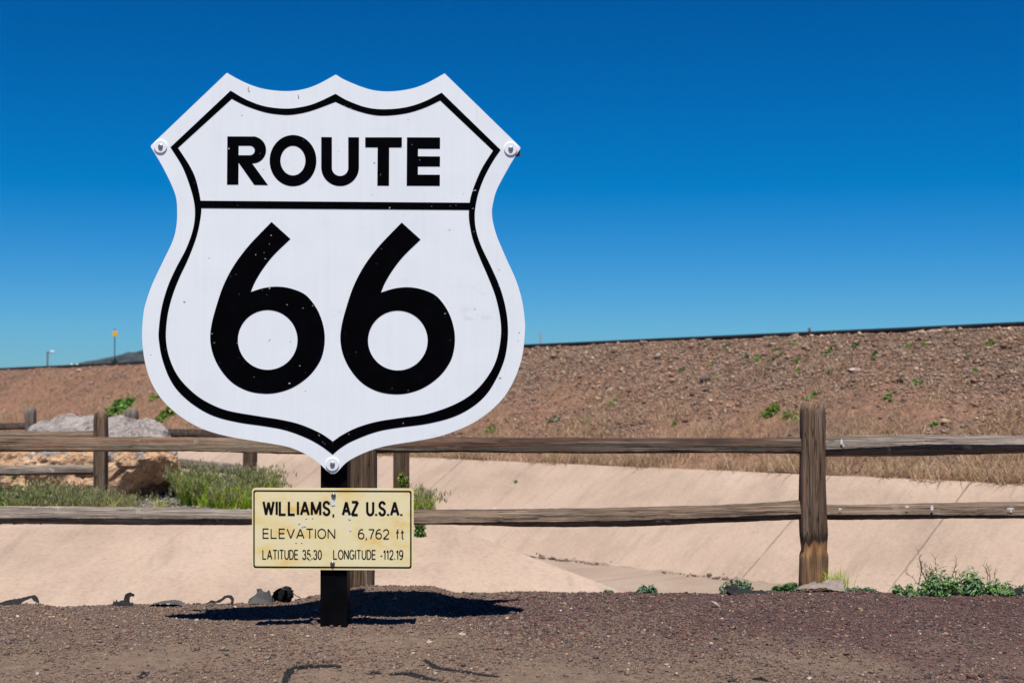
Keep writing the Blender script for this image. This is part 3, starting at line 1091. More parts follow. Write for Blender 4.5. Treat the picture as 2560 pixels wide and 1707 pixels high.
M_pale = rock_mat('pale_flat_stone', [(0.3, (0.30, 0.23, 0.19)), (0.6, (0.40, 0.32, 0.27)), (0.8, (0.46, 0.39, 0.34))])
M_pink = rock_mat('pinkish_stone', [(0.3, (0.30, 0.17, 0.115)), (0.7, (0.40, 0.25, 0.18))])
M_drk = rock_mat('dark_brown_rock', [(0.3, (0.09, 0.06, 0.055)), (0.7, (0.18, 0.13, 0.12))])
M_orange = rock_mat('rusty_stone', [(0.3, (0.22, 0.09, 0.03)), (0.7, (0.30, 0.14, 0.05))])
for lab, px, py, w, hh, m, sd in [
    ('flat pale stone on the embankment slope, larger of two side by side', 2132, 926, 40, 10, M_pale, 1),
    ('flat pinkish stone on the embankment slope beside the larger pale one', 2172, 932, 26, 7, M_pink, 2),
    ('dark rounded rock halfway up the embankment slope', 1764, 950, 36, 20, M_drk, 3),
    ('pale slab near the rail at the top right of the embankment', 2335, 824, 40, 9, M_pale, 4),
    ('small pinkish slab right beside the pale slab under the rail', 2310, 830, 26, 6, M_pink, 5),
    ('pinkish block on the far left embankment below the twin lamp', 182, 936, 20, 10, M_pink, 6),
    ('pale slab at the embankment top below the twin lamp', 198, 926, 16, 5, M_pale, 7),
    ('rusty orange flat stone on the far left embankment', 211, 943, 16, 4, M_orange, 8)]:
    w_, t_, d_ = on_bank(px, py)
    s = w_.y / F
    lump('rock', lab, 'rock', w_ + Vector((0, 0, hh * s * 0.2)), (w * s / 2, w * s * 0.4, hh * s * 0.62), m, sd)

for lab, px, py, w, hh, m, sd in [
    ('white stone chip at the left edge of the sign shadow', 491, 1551, 13, 7, M_pale, 11),
    ('pale tan stone on the gravel left of the black post foot', 769, 1592, 14, 8, M_pale, 12),
    ('grey angular stone against the left side of the black post foot', 785, 1561, 20, 15, M_drk, 13),
    ('flat greyish stone on the gravel below the right end of the sign shadow', 1155, 1587, 22, 9, M_pale, 14),
    ('pale stone on the gravel directly below the flat greyish one', 1075, 1607, 18, 9, M_pale, 15),
    ('tan stone just under the right tip of the sign shadow', 1267, 1548, 13, 9, M_pink, 16),
    ('small yellowish stone on bare dirt far below the shadow tip', 1417, 1637, 11, 8, M_pink, 17),
    ('pale stone beside the long black cord-like strip', 1089, 1684, 12, 7, M_pale, 18)]:
    g = None
    # put it on the ground under that pixel
    for Y in np.arange(4.8, 8.2, 0.01):
        p = P(px, py, Y)
        if p.z <= gnd_z(p.x, p.y):
            g = p
            break
    s = g.y / F
    lump('stone', lab, 'stone', g + Vector((0, 0, hh * s * 0.25)), (w * s / 2, w * s * 0.42, hh * s * 0.55), m, sd)


# ------------------------------------------------------------------ fences
def rail_mesh(stations, Y0, Y1=None, depth=0.10, seed=0, nsub=22, rough=0.0055):
    """stations: list of (px, top, ridge, bottom) in photo pixels at depth Y; a split log with a lit upper face and an undercut lower face"""
    Y1 = Y0 if Y1 is None else Y1
    x0, x1 = stations[0][0], stations[-1][0]
    pxs = np.array([s[0] for s in stations], float)
    tops, rid, bot = [np.array([s[i] for s in stations], float) for i in (1, 2, 3)]
    n = nsub * 10
    bm = bmesh.new()
    rings = []
    for i in range(n + 1):
        u = i / n
        px = x0 + (x1 - x0) * u
        Y = Y0 + (Y1 - Y0) * u
        tp, rd, bt = (float(np.interp(px, pxs, a)) for a in (tops, rid, bot))
        pt, pr, pb = P(px, tp, Y), P(px, rd, Y), P(px, bt, Y)
        hh = pt.z - pb.z
        X = pt.x
        prof = [(Y + depth * 0.50, pt.z), (Y + depth * 0.12, pt.z + 0.001), (Y - depth * 0.10, pt.z - hh * 0.05), (Y - depth * 0.24, pt.z - hh * 0.25), (Y - depth * 0.34, pt.z - (pt.z - pr.z) * 0.6),
                (Y - depth * 0.42, pr.z), (Y - depth * 0.30, pr.z - (pr.z - pb.z) * 0.4), (Y - depth * 0.02, pb.z + hh * 0.04), (Y + depth * 0.15, pb.z), (Y + depth * 0.5, pb.z + hh * 0.2)]
        ring = []
        for k, (yy, z) in enumerate(prof):
            w = 0.55 * fb(X * 0.9, k * 1.7 + seed * 7.3, seed, 1.0, 3) + 0.30 * fb(X * 5, k * 3.1, seed, 1.0, 2) + 0.22 * fb(X * 22, k * 5.3, seed, 1.0, 2)
            ring.append(bm.verts.new((X, yy + rough * 2 * w, z + rough * w * 1.3)))
        rings.append(ring)
    k = len(rings[0])
    for a, b in zip(rings, rings[1:]):
        for i in range(k):
            bm.faces.new((a[i], a[(i + 1) % k], b[(i + 1) % k], b[i]))
    bm.faces.new(rings[0]); bm.faces.new(rings[-1][::-1])
    bmesh.ops.recalc_face_normals(bm, faces=bm.faces[:])
    return bm


def post_mesh(outline, Y, depth, seed=0, top_round=0.01, rough=0.004, nz=46, foot=0.12):
    """outline: list of (py, px_left, px_right) from the top down; split log post with grooves"""
    bm = bmesh.new()
    pys = np.array([o[0] for o in outline], float)
    l = np.array([o[1] for o in outline], float)
    r = np.array([o[2] for o in outline], float)
    rings = []
    m = 22
    for i in range(nz + 1):
        u = i / nz
        py = pys[0] + (pys[-1] - pys[0]) * u
        pl, pr = float(np.interp(py, pys, l)), float(np.interp(py, pys, r))
        a, b = P(pl, py, Y), P(pr, py, Y)
        cx, hw = (a.x + b.x) / 2, (b.x - a.x) / 2
        z = a.z if i < nz else a.z - foot
        shrink = 1.0
        if i == 0:
            shrink = 0.62
            z += 0.006
        elif i == 1:
            shrink = 0.90
            z += 0.012
        elif i == 2:
            shrink = 0.985
        ring = []
        for k in range(m):
            th = 2 * math.pi * k / m
            c, s = math.cos(th), math.sin(th)
            q = 1.0 / max(abs(c), abs(s)) ** 0.95            # squarish section
            g = fb(k * 2.9 + seed * 13, z * 0.8, seed, 1.0, 3)
            g2 = fb(k * 5.1 + seed, z * 5.0, seed, 1.0, 2)
            ox = hw * c * q * shrink * 0.98 + rough * (g + 0.5 * g2)
            oy = depth / 2 * s * q * shrink + rough * (1.6 * g + 0.6 * g2)
            zz = z + (0.006 * g2 + 0.004 * c if i == 0 else 0)
            ring.append(bm.verts.new((cx + ox, Y + depth / 2 + oy, zz)))
        rings.append(ring)
    for a, b in zip(rings, rings[1:]):
        for k in range(m):
            bm.faces.new((a[k], b[k], b[(k + 1) % m], a[(k + 1) % m]))
    bm.faces.new(rings[0]); bm.faces.new(rings[-1][::-1])
    bmesh.ops.recalc_face_normals(bm, faces=bm.faces[:])
    return bm


def shade_smooth(o):
    o.data.polygons.foreach_set('use_smooth', [True] * len(o.data.polygons))
    return o


def chewed_post_mat():
    m = wood_mat('chewed_post_wood', 'z', [(a * 0.95, b * 0.90, c * 0.86) for a, b, c in W_WARM], 5.2, 0.9)
    t = m.node_tree
    b = t.nodes['Principled BSDF']
    src = b.inputs['Base Color'].links[0].from_socket
    tc = [n for n in t.nodes if n.bl_idname == 'ShaderNodeTexCoord'][0]
    sp = t.nodes.new('ShaderNodeSeparateXYZ')
    t.links.new(tc.outputs['Object'], sp.inputs[0])
    nz = t.nodes.new('ShaderNodeTexNoise')
    mp = t.nodes.new('ShaderNodeMapping')
    mp.inputs['Scale'].default_value = (60, 60, 5)
    t.links.new(tc.outputs['Object'], mp.inputs[0])
    t.links.new(mp.outputs[0], nz.inputs['Vector'])
    nz.inputs['Scale'].default_value = 1.0
    nz.inputs['Detail'].default_value = 4
    ad = t.nodes.new('ShaderNodeMath'); ad.operation = 'MULTIPLY_ADD'
    t.links.new(nz.outputs[0], ad.inputs[0]); ad.inputs[1].default_value = 0.12
    t.links.new(sp.outputs[2], ad.inputs[2])
    rp = t.nodes.new('ShaderNodeValToRGB')
    z0 = P(2040, 1372, FY - 0.06).z - POST_BASE_Z + 0.06
    mr = t.nodes.new('ShaderNodeMapRange')
    mr.inputs['From Min'].default_value = z0 - 0.10
    mr.inputs['From Max'].default_value = z0 + 0.14
    t.links.new(ad.outputs[0], mr.inputs[0])
    el = rp.color_ramp.elements
    cols = [(0.0, 0.0), (0.20, 0.25), (0.36, 0.85), (0.46, 0.9), (0.56, 0.35), (0.64, 0.0)]
    while len(el) < len(cols):
        el.new(0.5)
    for e, (p_, c_) in zip(el, cols):
        e.position = p_; e.color = (c_, c_, c_, 1)
    t.links.new(mr.outputs[0], rp.inputs[0])
    mx = t.nodes.new('ShaderNodeMixRGB')
    t.links.new(rp.outputs[0], mx.inputs[0])
    t.links.new(src, mx.inputs[1])
    nr = t.nodes.new('ShaderNodeValToRGB')
    nr.color_ramp.elements[0].position = 0.3; nr.color_ramp.elements[0].color = (0.22, 0.085, 0.028, 1)
    nr.color_ramp.elements[1].position = 0.7; nr.color_ramp.elements[1].color = (0.60, 0.335, 0.145, 1)
    t.links.new(nz.outputs[0], nr.inputs[0])
    t.links.new(nr.outputs[0], mx.inputs[2])
    r3 = t.nodes.new('ShaderNodeMapRange')
    r3.inputs['From Min'].default_value = z0 - 0.04
    r3.inputs['From Max'].default_value = z0 - 0.12
    r3.inputs['To Max'].default_value = 0.42
    t.links.new(ad.outputs[0], r3.inputs[0])
    m3 = t.nodes.new('ShaderNodeMixRGB')
    t.links.new(r3.outputs[0], m3.inputs[0])
    t.links.new(mx.outputs[0], m3.inputs[1])
    t.links.new(nr.outputs[0], m3.inputs[2])
    mx = m3
    r2 = t.nodes.new('ShaderNodeValToRGB')
    e2 = r2.color_ramp.elements
    c2 = [(0.53, 0.0), (0.60, 0.85), (0.70, 0.7), (0.80, 0.0)]
    while len(e2) < len(c2):
        e2.new(0.5)
    for e, (p_, c_) in zip(e2, c2):
        e.position = p_; e.color = (c_, c_, c_, 1)
    t.links.new(mr.outputs[0], r2.inputs[0])
    m2 = t.nodes.new('ShaderNodeMixRGB')
    t.links.new(r2.outputs[0], m2.inputs[0])
    t.links.new(mx.outputs[0], m2.inputs[1])
    m2.inputs[2].default_value = (0.035, 0.020, 0.012, 1)
    t.links.new(m2.outputs[0], b.inputs['Base Color'])
    return m


FY = 8.00
POST_BASE_Z = P(2040, 1478, FY).z
fence = empty('split_rail_fence', (P(2040, 1465, FY).x, FY, POST_BASE_Z))
tag(fence, 'weathered brown split rail fence right behind the shield sign', 'fence')
# post with the chewed waist
o = from_bm('post', post_mesh([(1009, 2011, 2065), (1020, 2008, 2067), (1100, 2008, 2067), (1180, 2006, 2067), (1290, 2005, 2071), (1335, 2006, 2074), (1355, 2008, 2072), (1378, 2011, 2071), (1390, 2006, 2075), (1430, 2005, 2074), (1462, 2004, 2072)], FY - 0.06, 0.125, 1, nz=60), chewed_post_mat(), fence, True)
o['label'] = 'post with a pale chewed notch near its foot'
o = from_bm('post', post_mesh([(1009, 873, 938), (1100, 871, 939), (1240, 869, 940), (1468, 870, 932)], FY - 0.05, 0.14, 2), M_post, fence, True)
o = from_bm('post', post_mesh([(1009, -262, -200), (1240, -264, -200), (1490, -264, -200)], FY - 0.05, 0.13, 3), M_post, fence, True)
o = from_bm('post', post_mesh([(1009, 3160, 3220), (1240, 3160, 3220), (1480, 3160, 3222)], FY - 0.05, 0.13, 4), M_post_grey, fence, True)
RL = [
    ('rail', [(-230, 1092, 1120, 1130), (0, 1092.5, 1122, 1129), (200, 1094, 1124, 1130), (340, 1092.5, 1124, 1129), (480, 1093, 1123, 1128), (560, 1094, 1127, 1131), (700, 1096, 1130, 1134), (890, 1098, 1132, 1138)], M_rail_paint, 1),
    ('rail', [(-230, 1266, 1290, 1308), (0, 1267, 1292, 1310), (200, 1268, 1293, 1311), (450, 1271, 1294, 1312), (620, 1274, 1296, 1312), (885, 1276, 1297, 1312)], M_rail_grey, 2),
    ('rail', [(918, 1092, 1122, 1134), (1000, 1093, 1124, 1133), (1150, 1094, 1126, 1131), (1340, 1094.5, 1127, 1132), (1480, 1095, 1127, 1134), (1650, 1096, 1126, 1133), (1800, 1095, 1127, 1133), (2012, 1095, 1127, 1135)], M_rail_dark, 3),
    ('rail', [(915, 1276, 1304, 1312), (1040, 1275, 1304, 1312), (1200, 1275, 1302, 1314), (1350, 1273, 1302, 1317), (1500, 1272, 1300, 1317), (1650, 1268, 1296, 1314), (1800, 1264, 1290, 1307), (1900, 1259, 1286, 1303), (2012, 1251, 1282, 1298)], M_rail_mid, 4),
    ('rail', [(2060, 1092, 1122, 1142), (2180, 1088.5, 1117, 1141), (2310, 1087, 1109, 1139), (2450, 1088, 1109, 1136), (2560, 1091, 1110, 1132), (3180, 1094, 1115, 1132)], M_rail_grey, 5),
    ('rail', [(2060, 1263, 1283, 1300), (2200, 1262, 1283, 1299), (2400, 1257, 1285, 1297), (2560, 1255, 1285, 1296), (3180, 1256, 1284, 1298)], M_rail_mid, 6),
]
rails = [from_bm(nm, rail_mesh(stn, FY + 0.02, depth=0.105, seed=sd), m, fence) for nm, stn, m, sd in RL]
M_drop = NT('bird_lime').done((0.72, 0.71, 0.68), 0.8, 0.2)
DROPS = [(4, 2104, 1104, 4, 8), (4, 2109, 1113, 2.5, 4), (5, 2330, 1269, 5, 6.5), (5, 2268, 1266, 6, 3.5), (5, 2526, 1271, 9, 3.5), (5, 2528, 1277, 2, 4), (5, 2100, 1272, 5, 3)]


def back_post(name, px, top, base_z, Y, w, seed, parent, mat):
    a = P(px, top, Y)
    s = F / Y
    pb = 853.5 - ((base_z - EYE) * math.cos(PITCH) - Y * math.sin(PITCH)) / (Y * math.cos(PITCH) + (base_z - EYE) * math.sin(PITCH)) * F
    return from_bm(name, post_mesh([(top, px - w / 2, px + w / 2), (top + 60, px - w / 2, px + w / 2), (pb, px - w / 2 - 2, px + w / 2 - 2)], Y, 0.13, seed, nz=30), mat, parent, True)


# fence along the main channel, receding behind the boulder
TZ = EYE - 1.31
bpts = [(1003, 12.2, 39), (623, 14.1, 33), (325, 16.0, 33), (72, 17.9, 24)]
bf = empty('split_rail_fence', (P(623, 1260, 14.1).x, 14.1, TZ))
tag(bf, 'receding split rail fence along the channel behind the boulder and grass', 'fence')
tops = {1003: 1040, 623: 1030, 325: 1022, 72: 1019}
for i, (px, Y, w) in enumerate(bpts):
    back_post('post', px, tops[px], TZ, Y, w, 20 + i, bf, M_post_grey if i > 1 else M_post)
px4, Y4 = -150, 19.8
back_post('post', px4, 1015, TZ, Y4, 22, 27, bf, M_post_grey)


def span(parent, p0, p1, y0, y1, hh, mat, seed, Y0, Y1):
    """rail between two posts given by pixel x and top pixel y"""
    n = 6
    st = []
    rr = random.Random(seed)
    for i in range(n + 1):
        u = i / n
        tp = y0 + (y1 - y0) * u + rr.uniform(-1.2, 1.2)
        h_ = hh[0] + (hh[1] - hh[0]) * u
        st.append((p0 + (p1 - p0) * u, tp, tp + h_ * 0.70, tp + h_))
    from_bm('rail', rail_mesh(st, Y0, Y1, depth=0.10, seed=seed, nsub=6), mat, parent)


span(bf, 330, 618, 1068, 1078, (21, 24), M_rail_dark, 33, 16.05, 14.15)
span(bf, 330, 618, 1133, 1163, (22, 27), M_rail_grey, 34, 16.05, 14.15)
span(bf, 76, 322, 1062, 1066, (19, 21), M_rail_dark, 35, 17.95, 16.05)
span(bf, 76, 322, 1118, 1132, (19, 21), M_rail_dark, 36, 17.95, 16.05)
span(bf, -146, 68, 1058, 1056, (16, 18), M_rail_dark, 37, 19.85, 17.95)
span(bf, -146, 68, 1108, 1116, (16, 18), M_rail_dark, 38, 19.85, 17.95)

# fence in front of the boulder, ending at one post
ff = empty('split_rail_fence', (P(248, 1280, 13.2).x, 13.2, TZ))
tag(ff, 'short split rail fence ending at a post in front of the boulder', 'fence')
back_post('post', 248, 1030, TZ, 13.1, 31, 41, ff, M_post)
back_post('post', -330, 1030, TZ, 13.1, 32, 42, ff, M_post_grey)
span(ff, -326, 240, 1080, 1077, (24, 21), M_rail_mid, 43, 13.15, 13.2)
span(ff, -326, 238, 1166, 1163, (27, 24), M_rail_grey, 44, 13.15, 13.2)


# ------------------------------------------------------------------ route sign
def catmull(pts, closed=False, corners=(), n=6):
    """smooth polyline through pixel points, keeping the given indices as sharp corners"""
    m = len(pts)
    out = []
    segs = m if closed else m - 1
    for i in range(segs):
        p1, p2 = pts[i], pts[(i + 1) % m]
        p0 = pts[i - 1] if (closed or i > 0) else p1
        p3 = pts[(i + 2) % m] if (closed or i + 2 < m) else p2
        if i in corners:
            p0 = (2 * p1[0] - p2[0], 2 * p1[1] - p2[1])
        if (i + 1) % m in corners:
            p3 = (2 * p2[0] - p1[0], 2 * p2[1] - p1[1])
        for k in range(n):
            t = k / n
            a = [0.5 * ((2 * p1[j]) + (-p0[j] + p2[j]) * t + (2 * p0[j] - 5 * p1[j] + 4 * p2[j] - p3[j]) * t * t + (-p0[j] + 3 * p1[j] - 3 * p2[j] + p3[j]) * t ** 3) for j in (0, 1)]
            out.append(tuple(a))
    if not closed:
        out.append(pts[-1])
    return out


def fill_flat(loops, Y, depth=0.0):
    """filled polygon (with holes) of pixel loops on the plane at depth Y; depth > 0 gives it a body behind"""
    bm = bmesh.new()
    es, allv = [], []
    for lp in loops:
        vs_ = [bm.verts.new(P(px, py, Y)) for px, py in lp]
        allv.append(vs_)
        for a, b in zip(vs_, vs_[1:] + vs_[:1]):
            es.append(bm.edges.new((a, b)))
    bmesh.ops.triangle_fill(bm, use_beauty=True, use_dissolve=False, edges=es, normal=(0, -1, 0))
    if depth > 0:
        back = {}
        fs = bm.faces[:]
        for vs_ in allv:
            for v in vs_:
                back[v] = bm.verts.new(v.co + Vector((0, depth, 0)))
        for f in fs:
            bm.faces.new([back[v] for v in reversed(f.verts)])
        for vs_ in allv:
            for a, b in zip(vs_, vs_[1:] + vs_[:1]):
                bm.faces.new((a, b, back[b], back[a]))
        bmesh.ops.recalc_face_normals(bm, faces=bm.faces[:])
    else:
        for f in bm.faces:
            f.normal_update()
            if f.normal.y > 0:
                f.normal_flip()
    return bm


OUT = [(567.3, 182.5), (590, 195.5), (622.4, 211), (661.4, 223.1), (711.9, 228.4), (755, 224.5), (795, 211), (839.6, 186.9),
       (865.9, 202.0), (921, 223.1), (969.2, 229.3), (1022, 223.6), (1063.4, 210), (1111.6, 184),
       (1300.3, 367.5), (1301, 372), (1286, 394.2), (1259.6, 440.1), (1240.1, 479.1), (1231.3, 515), (1230, 535), (1233.4, 560), (1243.6, 594.4), (1266.5, 648), (1289.5, 699), (1304.8, 750), (1312, 801),
       (1312, 833), (1306.5, 885), (1292.5, 932.7), (1270.7, 976.3), (1244, 1010.2), (1202.8, 1044.2), (1159.2, 1068.4), (1098.6, 1090.2), (1038, 1102.3), (977.5, 1112), (941.2, 1120.5), (900, 1136.2), (866, 1155.5), (842.5, 1179.5),
       (832, 1183.5), (821.5, 1179.8), (795.5, 1155.6), (766.5, 1136.2), (727.7, 1119), (691.3, 1110.8), (630.8, 1101), (570.2, 1090.4), (516.9, 1075.6), (475.7, 1056.3), (436.9, 1029.6), (403, 995.7), (378.8, 956.9), (364.2, 913.3), (357.0, 869.7),
       (355.3, 830), (359.1, 780.7), (368.1, 745), (383.4, 704.1), (408.9, 650.5), (431.9, 602), (440.8, 566.3), (443.0, 530), (439.9, 493), (426, 456.1), (402, 409), (377.2, 368), (377.6, 363.5)]
OUT_C = {0, 7, 13, 14, 15, 67, 68}
assert len(OUT) == 69, len(OUT)
B_OUT = [(576.5, 227), (615.5, 249.5), (661.4, 266), (716.5, 272), (764.7, 265.6), (799, 254), (838.7, 235.1), (870, 252.5), (916.4, 269), (962.3, 273.6), (1015.1, 268.5), (1061, 254.1), (1104.2, 232.1),
         (1251.6, 375.1), (1230.9, 405.6), (1210.3, 444.7), (1196.5, 481.4), (1189.5, 512), (1186.9, 540), (1190, 574), (1202.7, 614.8), (1228.3, 668.4), (1251.2, 722), (1265.3, 775.6), (1270.2, 825), (1267, 870),
         (1258.6, 906), (1241.6, 944.8), (1217.4, 983.6), (1183.5, 1015), (1135, 1041.2), (1069.6, 1058.7), (989.6, 1069.6), (936.3, 1080.5), (880.6, 1102.3), (851.5, 1119.5), (831.8, 1136),
         (801, 1113.4), (764, 1093.5), (715.6, 1075.7), (667.1, 1066), (594.4, 1055.3), (533.8, 1039.3), (485.4, 1012.7), (446.6, 978.7), (422.4, 942.4), (405.4, 896.3), (398, 858), (396.6, 828), (403.8, 770.5), (419.1, 716.9), (439.5, 671), (465, 622.5), (481.6, 576.5), (487.3, 538), (484.5, 502), (473.1, 460.7), (454.8, 414.8), (426.1, 368.4)]
B_OUT_C = {0, 6, 12, 13, 36, len(B_OUT) - 1}
B_IN = [(579.4, 247.7), (615.5, 265.6), (661.4, 281), (698.1, 286.8), (730.3, 287.3), (776.2, 278.2), (838.7, 255.3), (877.4, 272.5), (923.3, 286), (962.3, 289.7), (1015.1, 284), (1061, 270.2), (1100.5, 251.8),
        (1232.5, 376.9), (1205.7, 419.4), (1187.3, 460.7), (1176, 496), (1172.2, 530), (1173.4, 556.1), (1182.3, 599.5), (1202.7, 652), (1218.1, 687), (1238.5, 739.9), (1250.5, 795), (1252, 841.9),
        (1241.6, 896.3), (1219.8, 940), (1183.5, 981.2), (1135, 1011.2), (1067.2, 1034.5), (1001.7, 1044.2), (941.2, 1053.8), (892.7, 1068.4), (856.3, 1086.3), (832.1, 1103),
        (800.4, 1082), (751.9, 1061), (703.5, 1049), (642.9, 1039.3), (570.2, 1026.2), (521.7, 1007), (483, 981.2), (446.6, 942.4), (424.8, 898), (415.2, 850), (417.8, 796), (429.3, 745), (447.2, 697), (470.1, 648), (490.5, 594.4), (500.8, 548.5), (502.8, 512), (491.5, 455), (475.4, 417.1), (445.1, 370)]
B_IN_C = {0, 6, 12, 13, 34, len(B_IN) - 1}


def sign_white():
    t = NT('white_sign_paint')
    v = t.mapped()
    n1 = t.noise(v, 2.2, 5, 0.6)
    n2 = t.noise(t.mapped((60, 60, 1.5)), 1.0, 3)
    c = t.ramp(n1, [(0.25, (0.815, 0.85, 0.865)), (0.5, (0.865, 0.90, 0.915)), (0.8, (0.88, 0.912, 0.922))])
    c = t.mix(1.0, c, t.ramp(n2, [(0.2, 0.97), (0.7, 1.01)]), 'MULTIPLY')
    sp = t.ramp(t.noise(v, 42.0, 2, 0.5), [(0.745, 0.0), (0.77, 0.55)])
    c = t.mix(sp, c, (0.30, 0.28, 0.27))
    sm = t.ramp(t.noise(t.mapped((6, 6, 9), loc=(2, 0, 5)), 1.0, 4, 0.6), [(0.66, 0.0), (0.78, 0.35)])
    c = t.mix(sm, c, (0.55, 0.54, 0.54))
    run = t.ramp(t.noise(t.mapped((22, 22, 0.9), loc=(4, 1, 0)), 1.0, 4, 0.6), [(0.62, 0.0), (0.78, 0.22)])
    c = t.mix(run, c, (0.56, 0.54, 0.50))
    t.bump(t.noise(v, 2.0, 2), 0.14, 0.03)
    return t.done(c, t.ramp(n1, [(0.3, 0.30), (0.7, 0.5)]), 0.4)


def chipped_black(name, thr=0.70, chip=(0.66, 0.67, 0.68), base=(0.0008, 0.0008, 0.0011), scale=46.0, rough=0.5):
    t = NT(name)
    v = t.mapped()
    ns = t.noise(v, scale, 3, 0.55)
    area = t.ramp(t.noise(v, 5.0, 3), [(0.42, 0.0), (0.60, 1.0)])
    m = t.math('MULTIPLY', t.ramp(ns, [(thr, 0.0), (thr + 0.025, 1.0)]), area)
    nb = t.ramp(t.noise(v, 12.0, 4), [(0.4, base), (0.75, (base[0] * 2.2, base[1] * 2.2, base[2] * 3))])
    c = t.mix(m, nb, chip)
    return t.done(c, rough, 0.03)


M_white = sign_white()
M_black = chipped_black('black_sign_paint', 0.715)
M_postblk = chipped_black('black_post_paint', 0.735, (0.30, 0.25, 0.22), (0.003, 0.0028, 0.003), 30.0, 0.55)
SY = 6.774
sign = empty('shield_sign', (P(833, 1565, 6.87).x, 6.87, 0.0))
tag(sign, 'big white shield sign reading ROUTE 66 over a yellowed plate on a black post', 'sign')
panel = from_bm('shield_panel', fill_flat([catmull(OUT, True, OUT_C)], SY, 0.006), M_white, sign)
from_bm('border_line', fill_flat([catmull(B_OUT, True, B_OUT_C), catmull(B_IN, True, B_IN_C)], SY - 0.0008), M_black, panel)
from_bm('divider_bar', fill_flat([[(500.5, 502), (1174, 507), (1173, 525), (500.8, 520.4)]], SY - 0.0011), M_black, panel)


def arc(cx, cy, rx, ry, a0, a1, n=24):
    return [(cx + rx * math.cos(R(a0 + (a1 - a0) * i / n)), cy + ry * math.sin(R(a0 + (a1 - a0) * i / n))) for i in range(n + 1)]


bm = bmesh.new()


def add_bm(dst, src):
    me = bpy.data.meshes.new('tmp')
    src.to_mesh(me); src.free()
    dst.from_mesh(me)
    bpy.data.meshes.remove(me)


LY = SY - 0.0008
# R
r_out = [(567.3, 461.9), (568.3, 341.4)] + [(638, 341.6)] + arc(631, 375.3, 34.3, 33.8, -78, 78, 20)[1:] + [(630.5, 409), (669.9, 463.1), (635.7, 462.6), (596.6, 407.0), (596.0, 461.9)]
r_in = [(596.7, 364.8), (620, 364.8)] + arc(624.5, 376.6, 12.3, 11.8, -90, 90, 14) + [(596.5, 388.4)]
add_bm(bm, fill_flat([r_out, r_in], LY))
# O
add_bm(bm, fill_flat([arc(732.5, 401.9, 58.5, 64.0, 0, 360, 56)[:-1], arc(732.3, 401.9, 31.2, 37.0, 0, 360, 48)[:-1]], LY))
# U
u_out = [(803, 343)] + arc(850.2, 418, 47.4, 47.4, 180, 0, 30)[::1]
u_out = [(803.0, 343)] + [(803 + 0 * i, 343) for i in ()] + arc(850.2, 418, 47.2, 47.4, 180, 0, 30) + [(897.6, 343.6), (870.5, 343.4)] + arc(850.2, 420, 20.4, 20.2, 0, 180, 24) + [(829.8, 343.2)]
add_bm(bm, fill_flat([u_out], LY))
# T
add_bm(bm, fill_flat([[(913, 343.7), (1004.8, 343.7), (1004.8, 369.2), (973.1, 369.1), (972.6, 464.6), (943.2, 464.4), (944, 368.9), (913, 368.8)]], LY))
# E
add_bm(bm, fill_flat([[(1017.4, 343.7), (1100.3, 344.0), (1100.2, 372.4), (1045.3, 372.2), (1045, 391.0), (1100.2, 391.4), (1100, 416.7), (1045, 416.5), (1044.8, 436.9), (1099.9, 437.2), (1099.6, 465), (1016.6, 464.7)]], LY))
from_bm('lettering', bm, M_black, panel)

SIX = [(678.9, 554.9), (726.1, 597.5), (684.5, 637.8), (656.4, 673.5), (637.3, 705.4), (627, 729.7), (659, 720), (692.1, 716.4), (725.3, 720.7), (758.5, 733.5), (778.9, 752.6), (796.7, 780.7), (808.2, 813.9), (812, 846), (808, 880), (797, 908), (773.7, 938.5), (739.8, 964.2), (703.5, 979), (664.7, 984), (621, 977.5), (582.3, 957.5), (553.2, 926), (533.8, 889.1), (525.6, 850), (528.8, 811.3), (541.6, 762.8), (559.4, 711.8), (585, 663.3), (618.1, 618.7), (648.8, 585.5)]
bm = bmesh.new()
for dx, dy in ((0, 0), (325.4, 1.5)):
    o1 = [(a + dx, b + dy) for a, b in catmull(SIX, True, {0, 1, 5}, 5)]
    h1 = [(a + dx, b + dy) for a, b in arc(669.2, 849.6, 74.5, 74.6, 0, 360, 64)[:-1]]
    add_bm(bm, fill_flat([o1, h1], LY))
from_bm('numerals', bm, M_black, panel)


def disc_bm(px, py, Y, r_px, hgt, dome=False, seg=28):
    """washer or round bolt head standing proud of the plane at depth Y (towards the viewer)"""
    c = P(px, py, Y)
    r = r_px * Y / F
    bm = bmesh.new()
    prof = [(r, 0.0), (r, hgt * 0.75), (r * 0.95, hgt)] if not dome else [(r, 0.0), (r * 0.98, hgt * 0.35), (r * 0.82, hgt * 0.72), (r * 0.5, hgt * 0.94)]
    rings = [[bm.verts.new(c + Vector((math.cos(2 * math.pi * k / seg) * a, -b, math.sin(2 * math.pi * k / seg) * a))) for k in range(seg)] for a, b in prof]
    for a, b in zip(rings, rings[1:]):
        for k in range(seg):
            bm.faces.new((a[k], a[(k + 1) % seg], b[(k + 1) % seg], b[k]))
    ctr = bm.verts.new(c + Vector((0, -hgt, 0)))
    for k in range(seg):
        bm.faces.new((rings[-1][k], rings[-1][(k + 1) % seg], ctr))
    bmesh.ops.recalc_face_normals(bm, faces=bm.faces[:])
    return bm


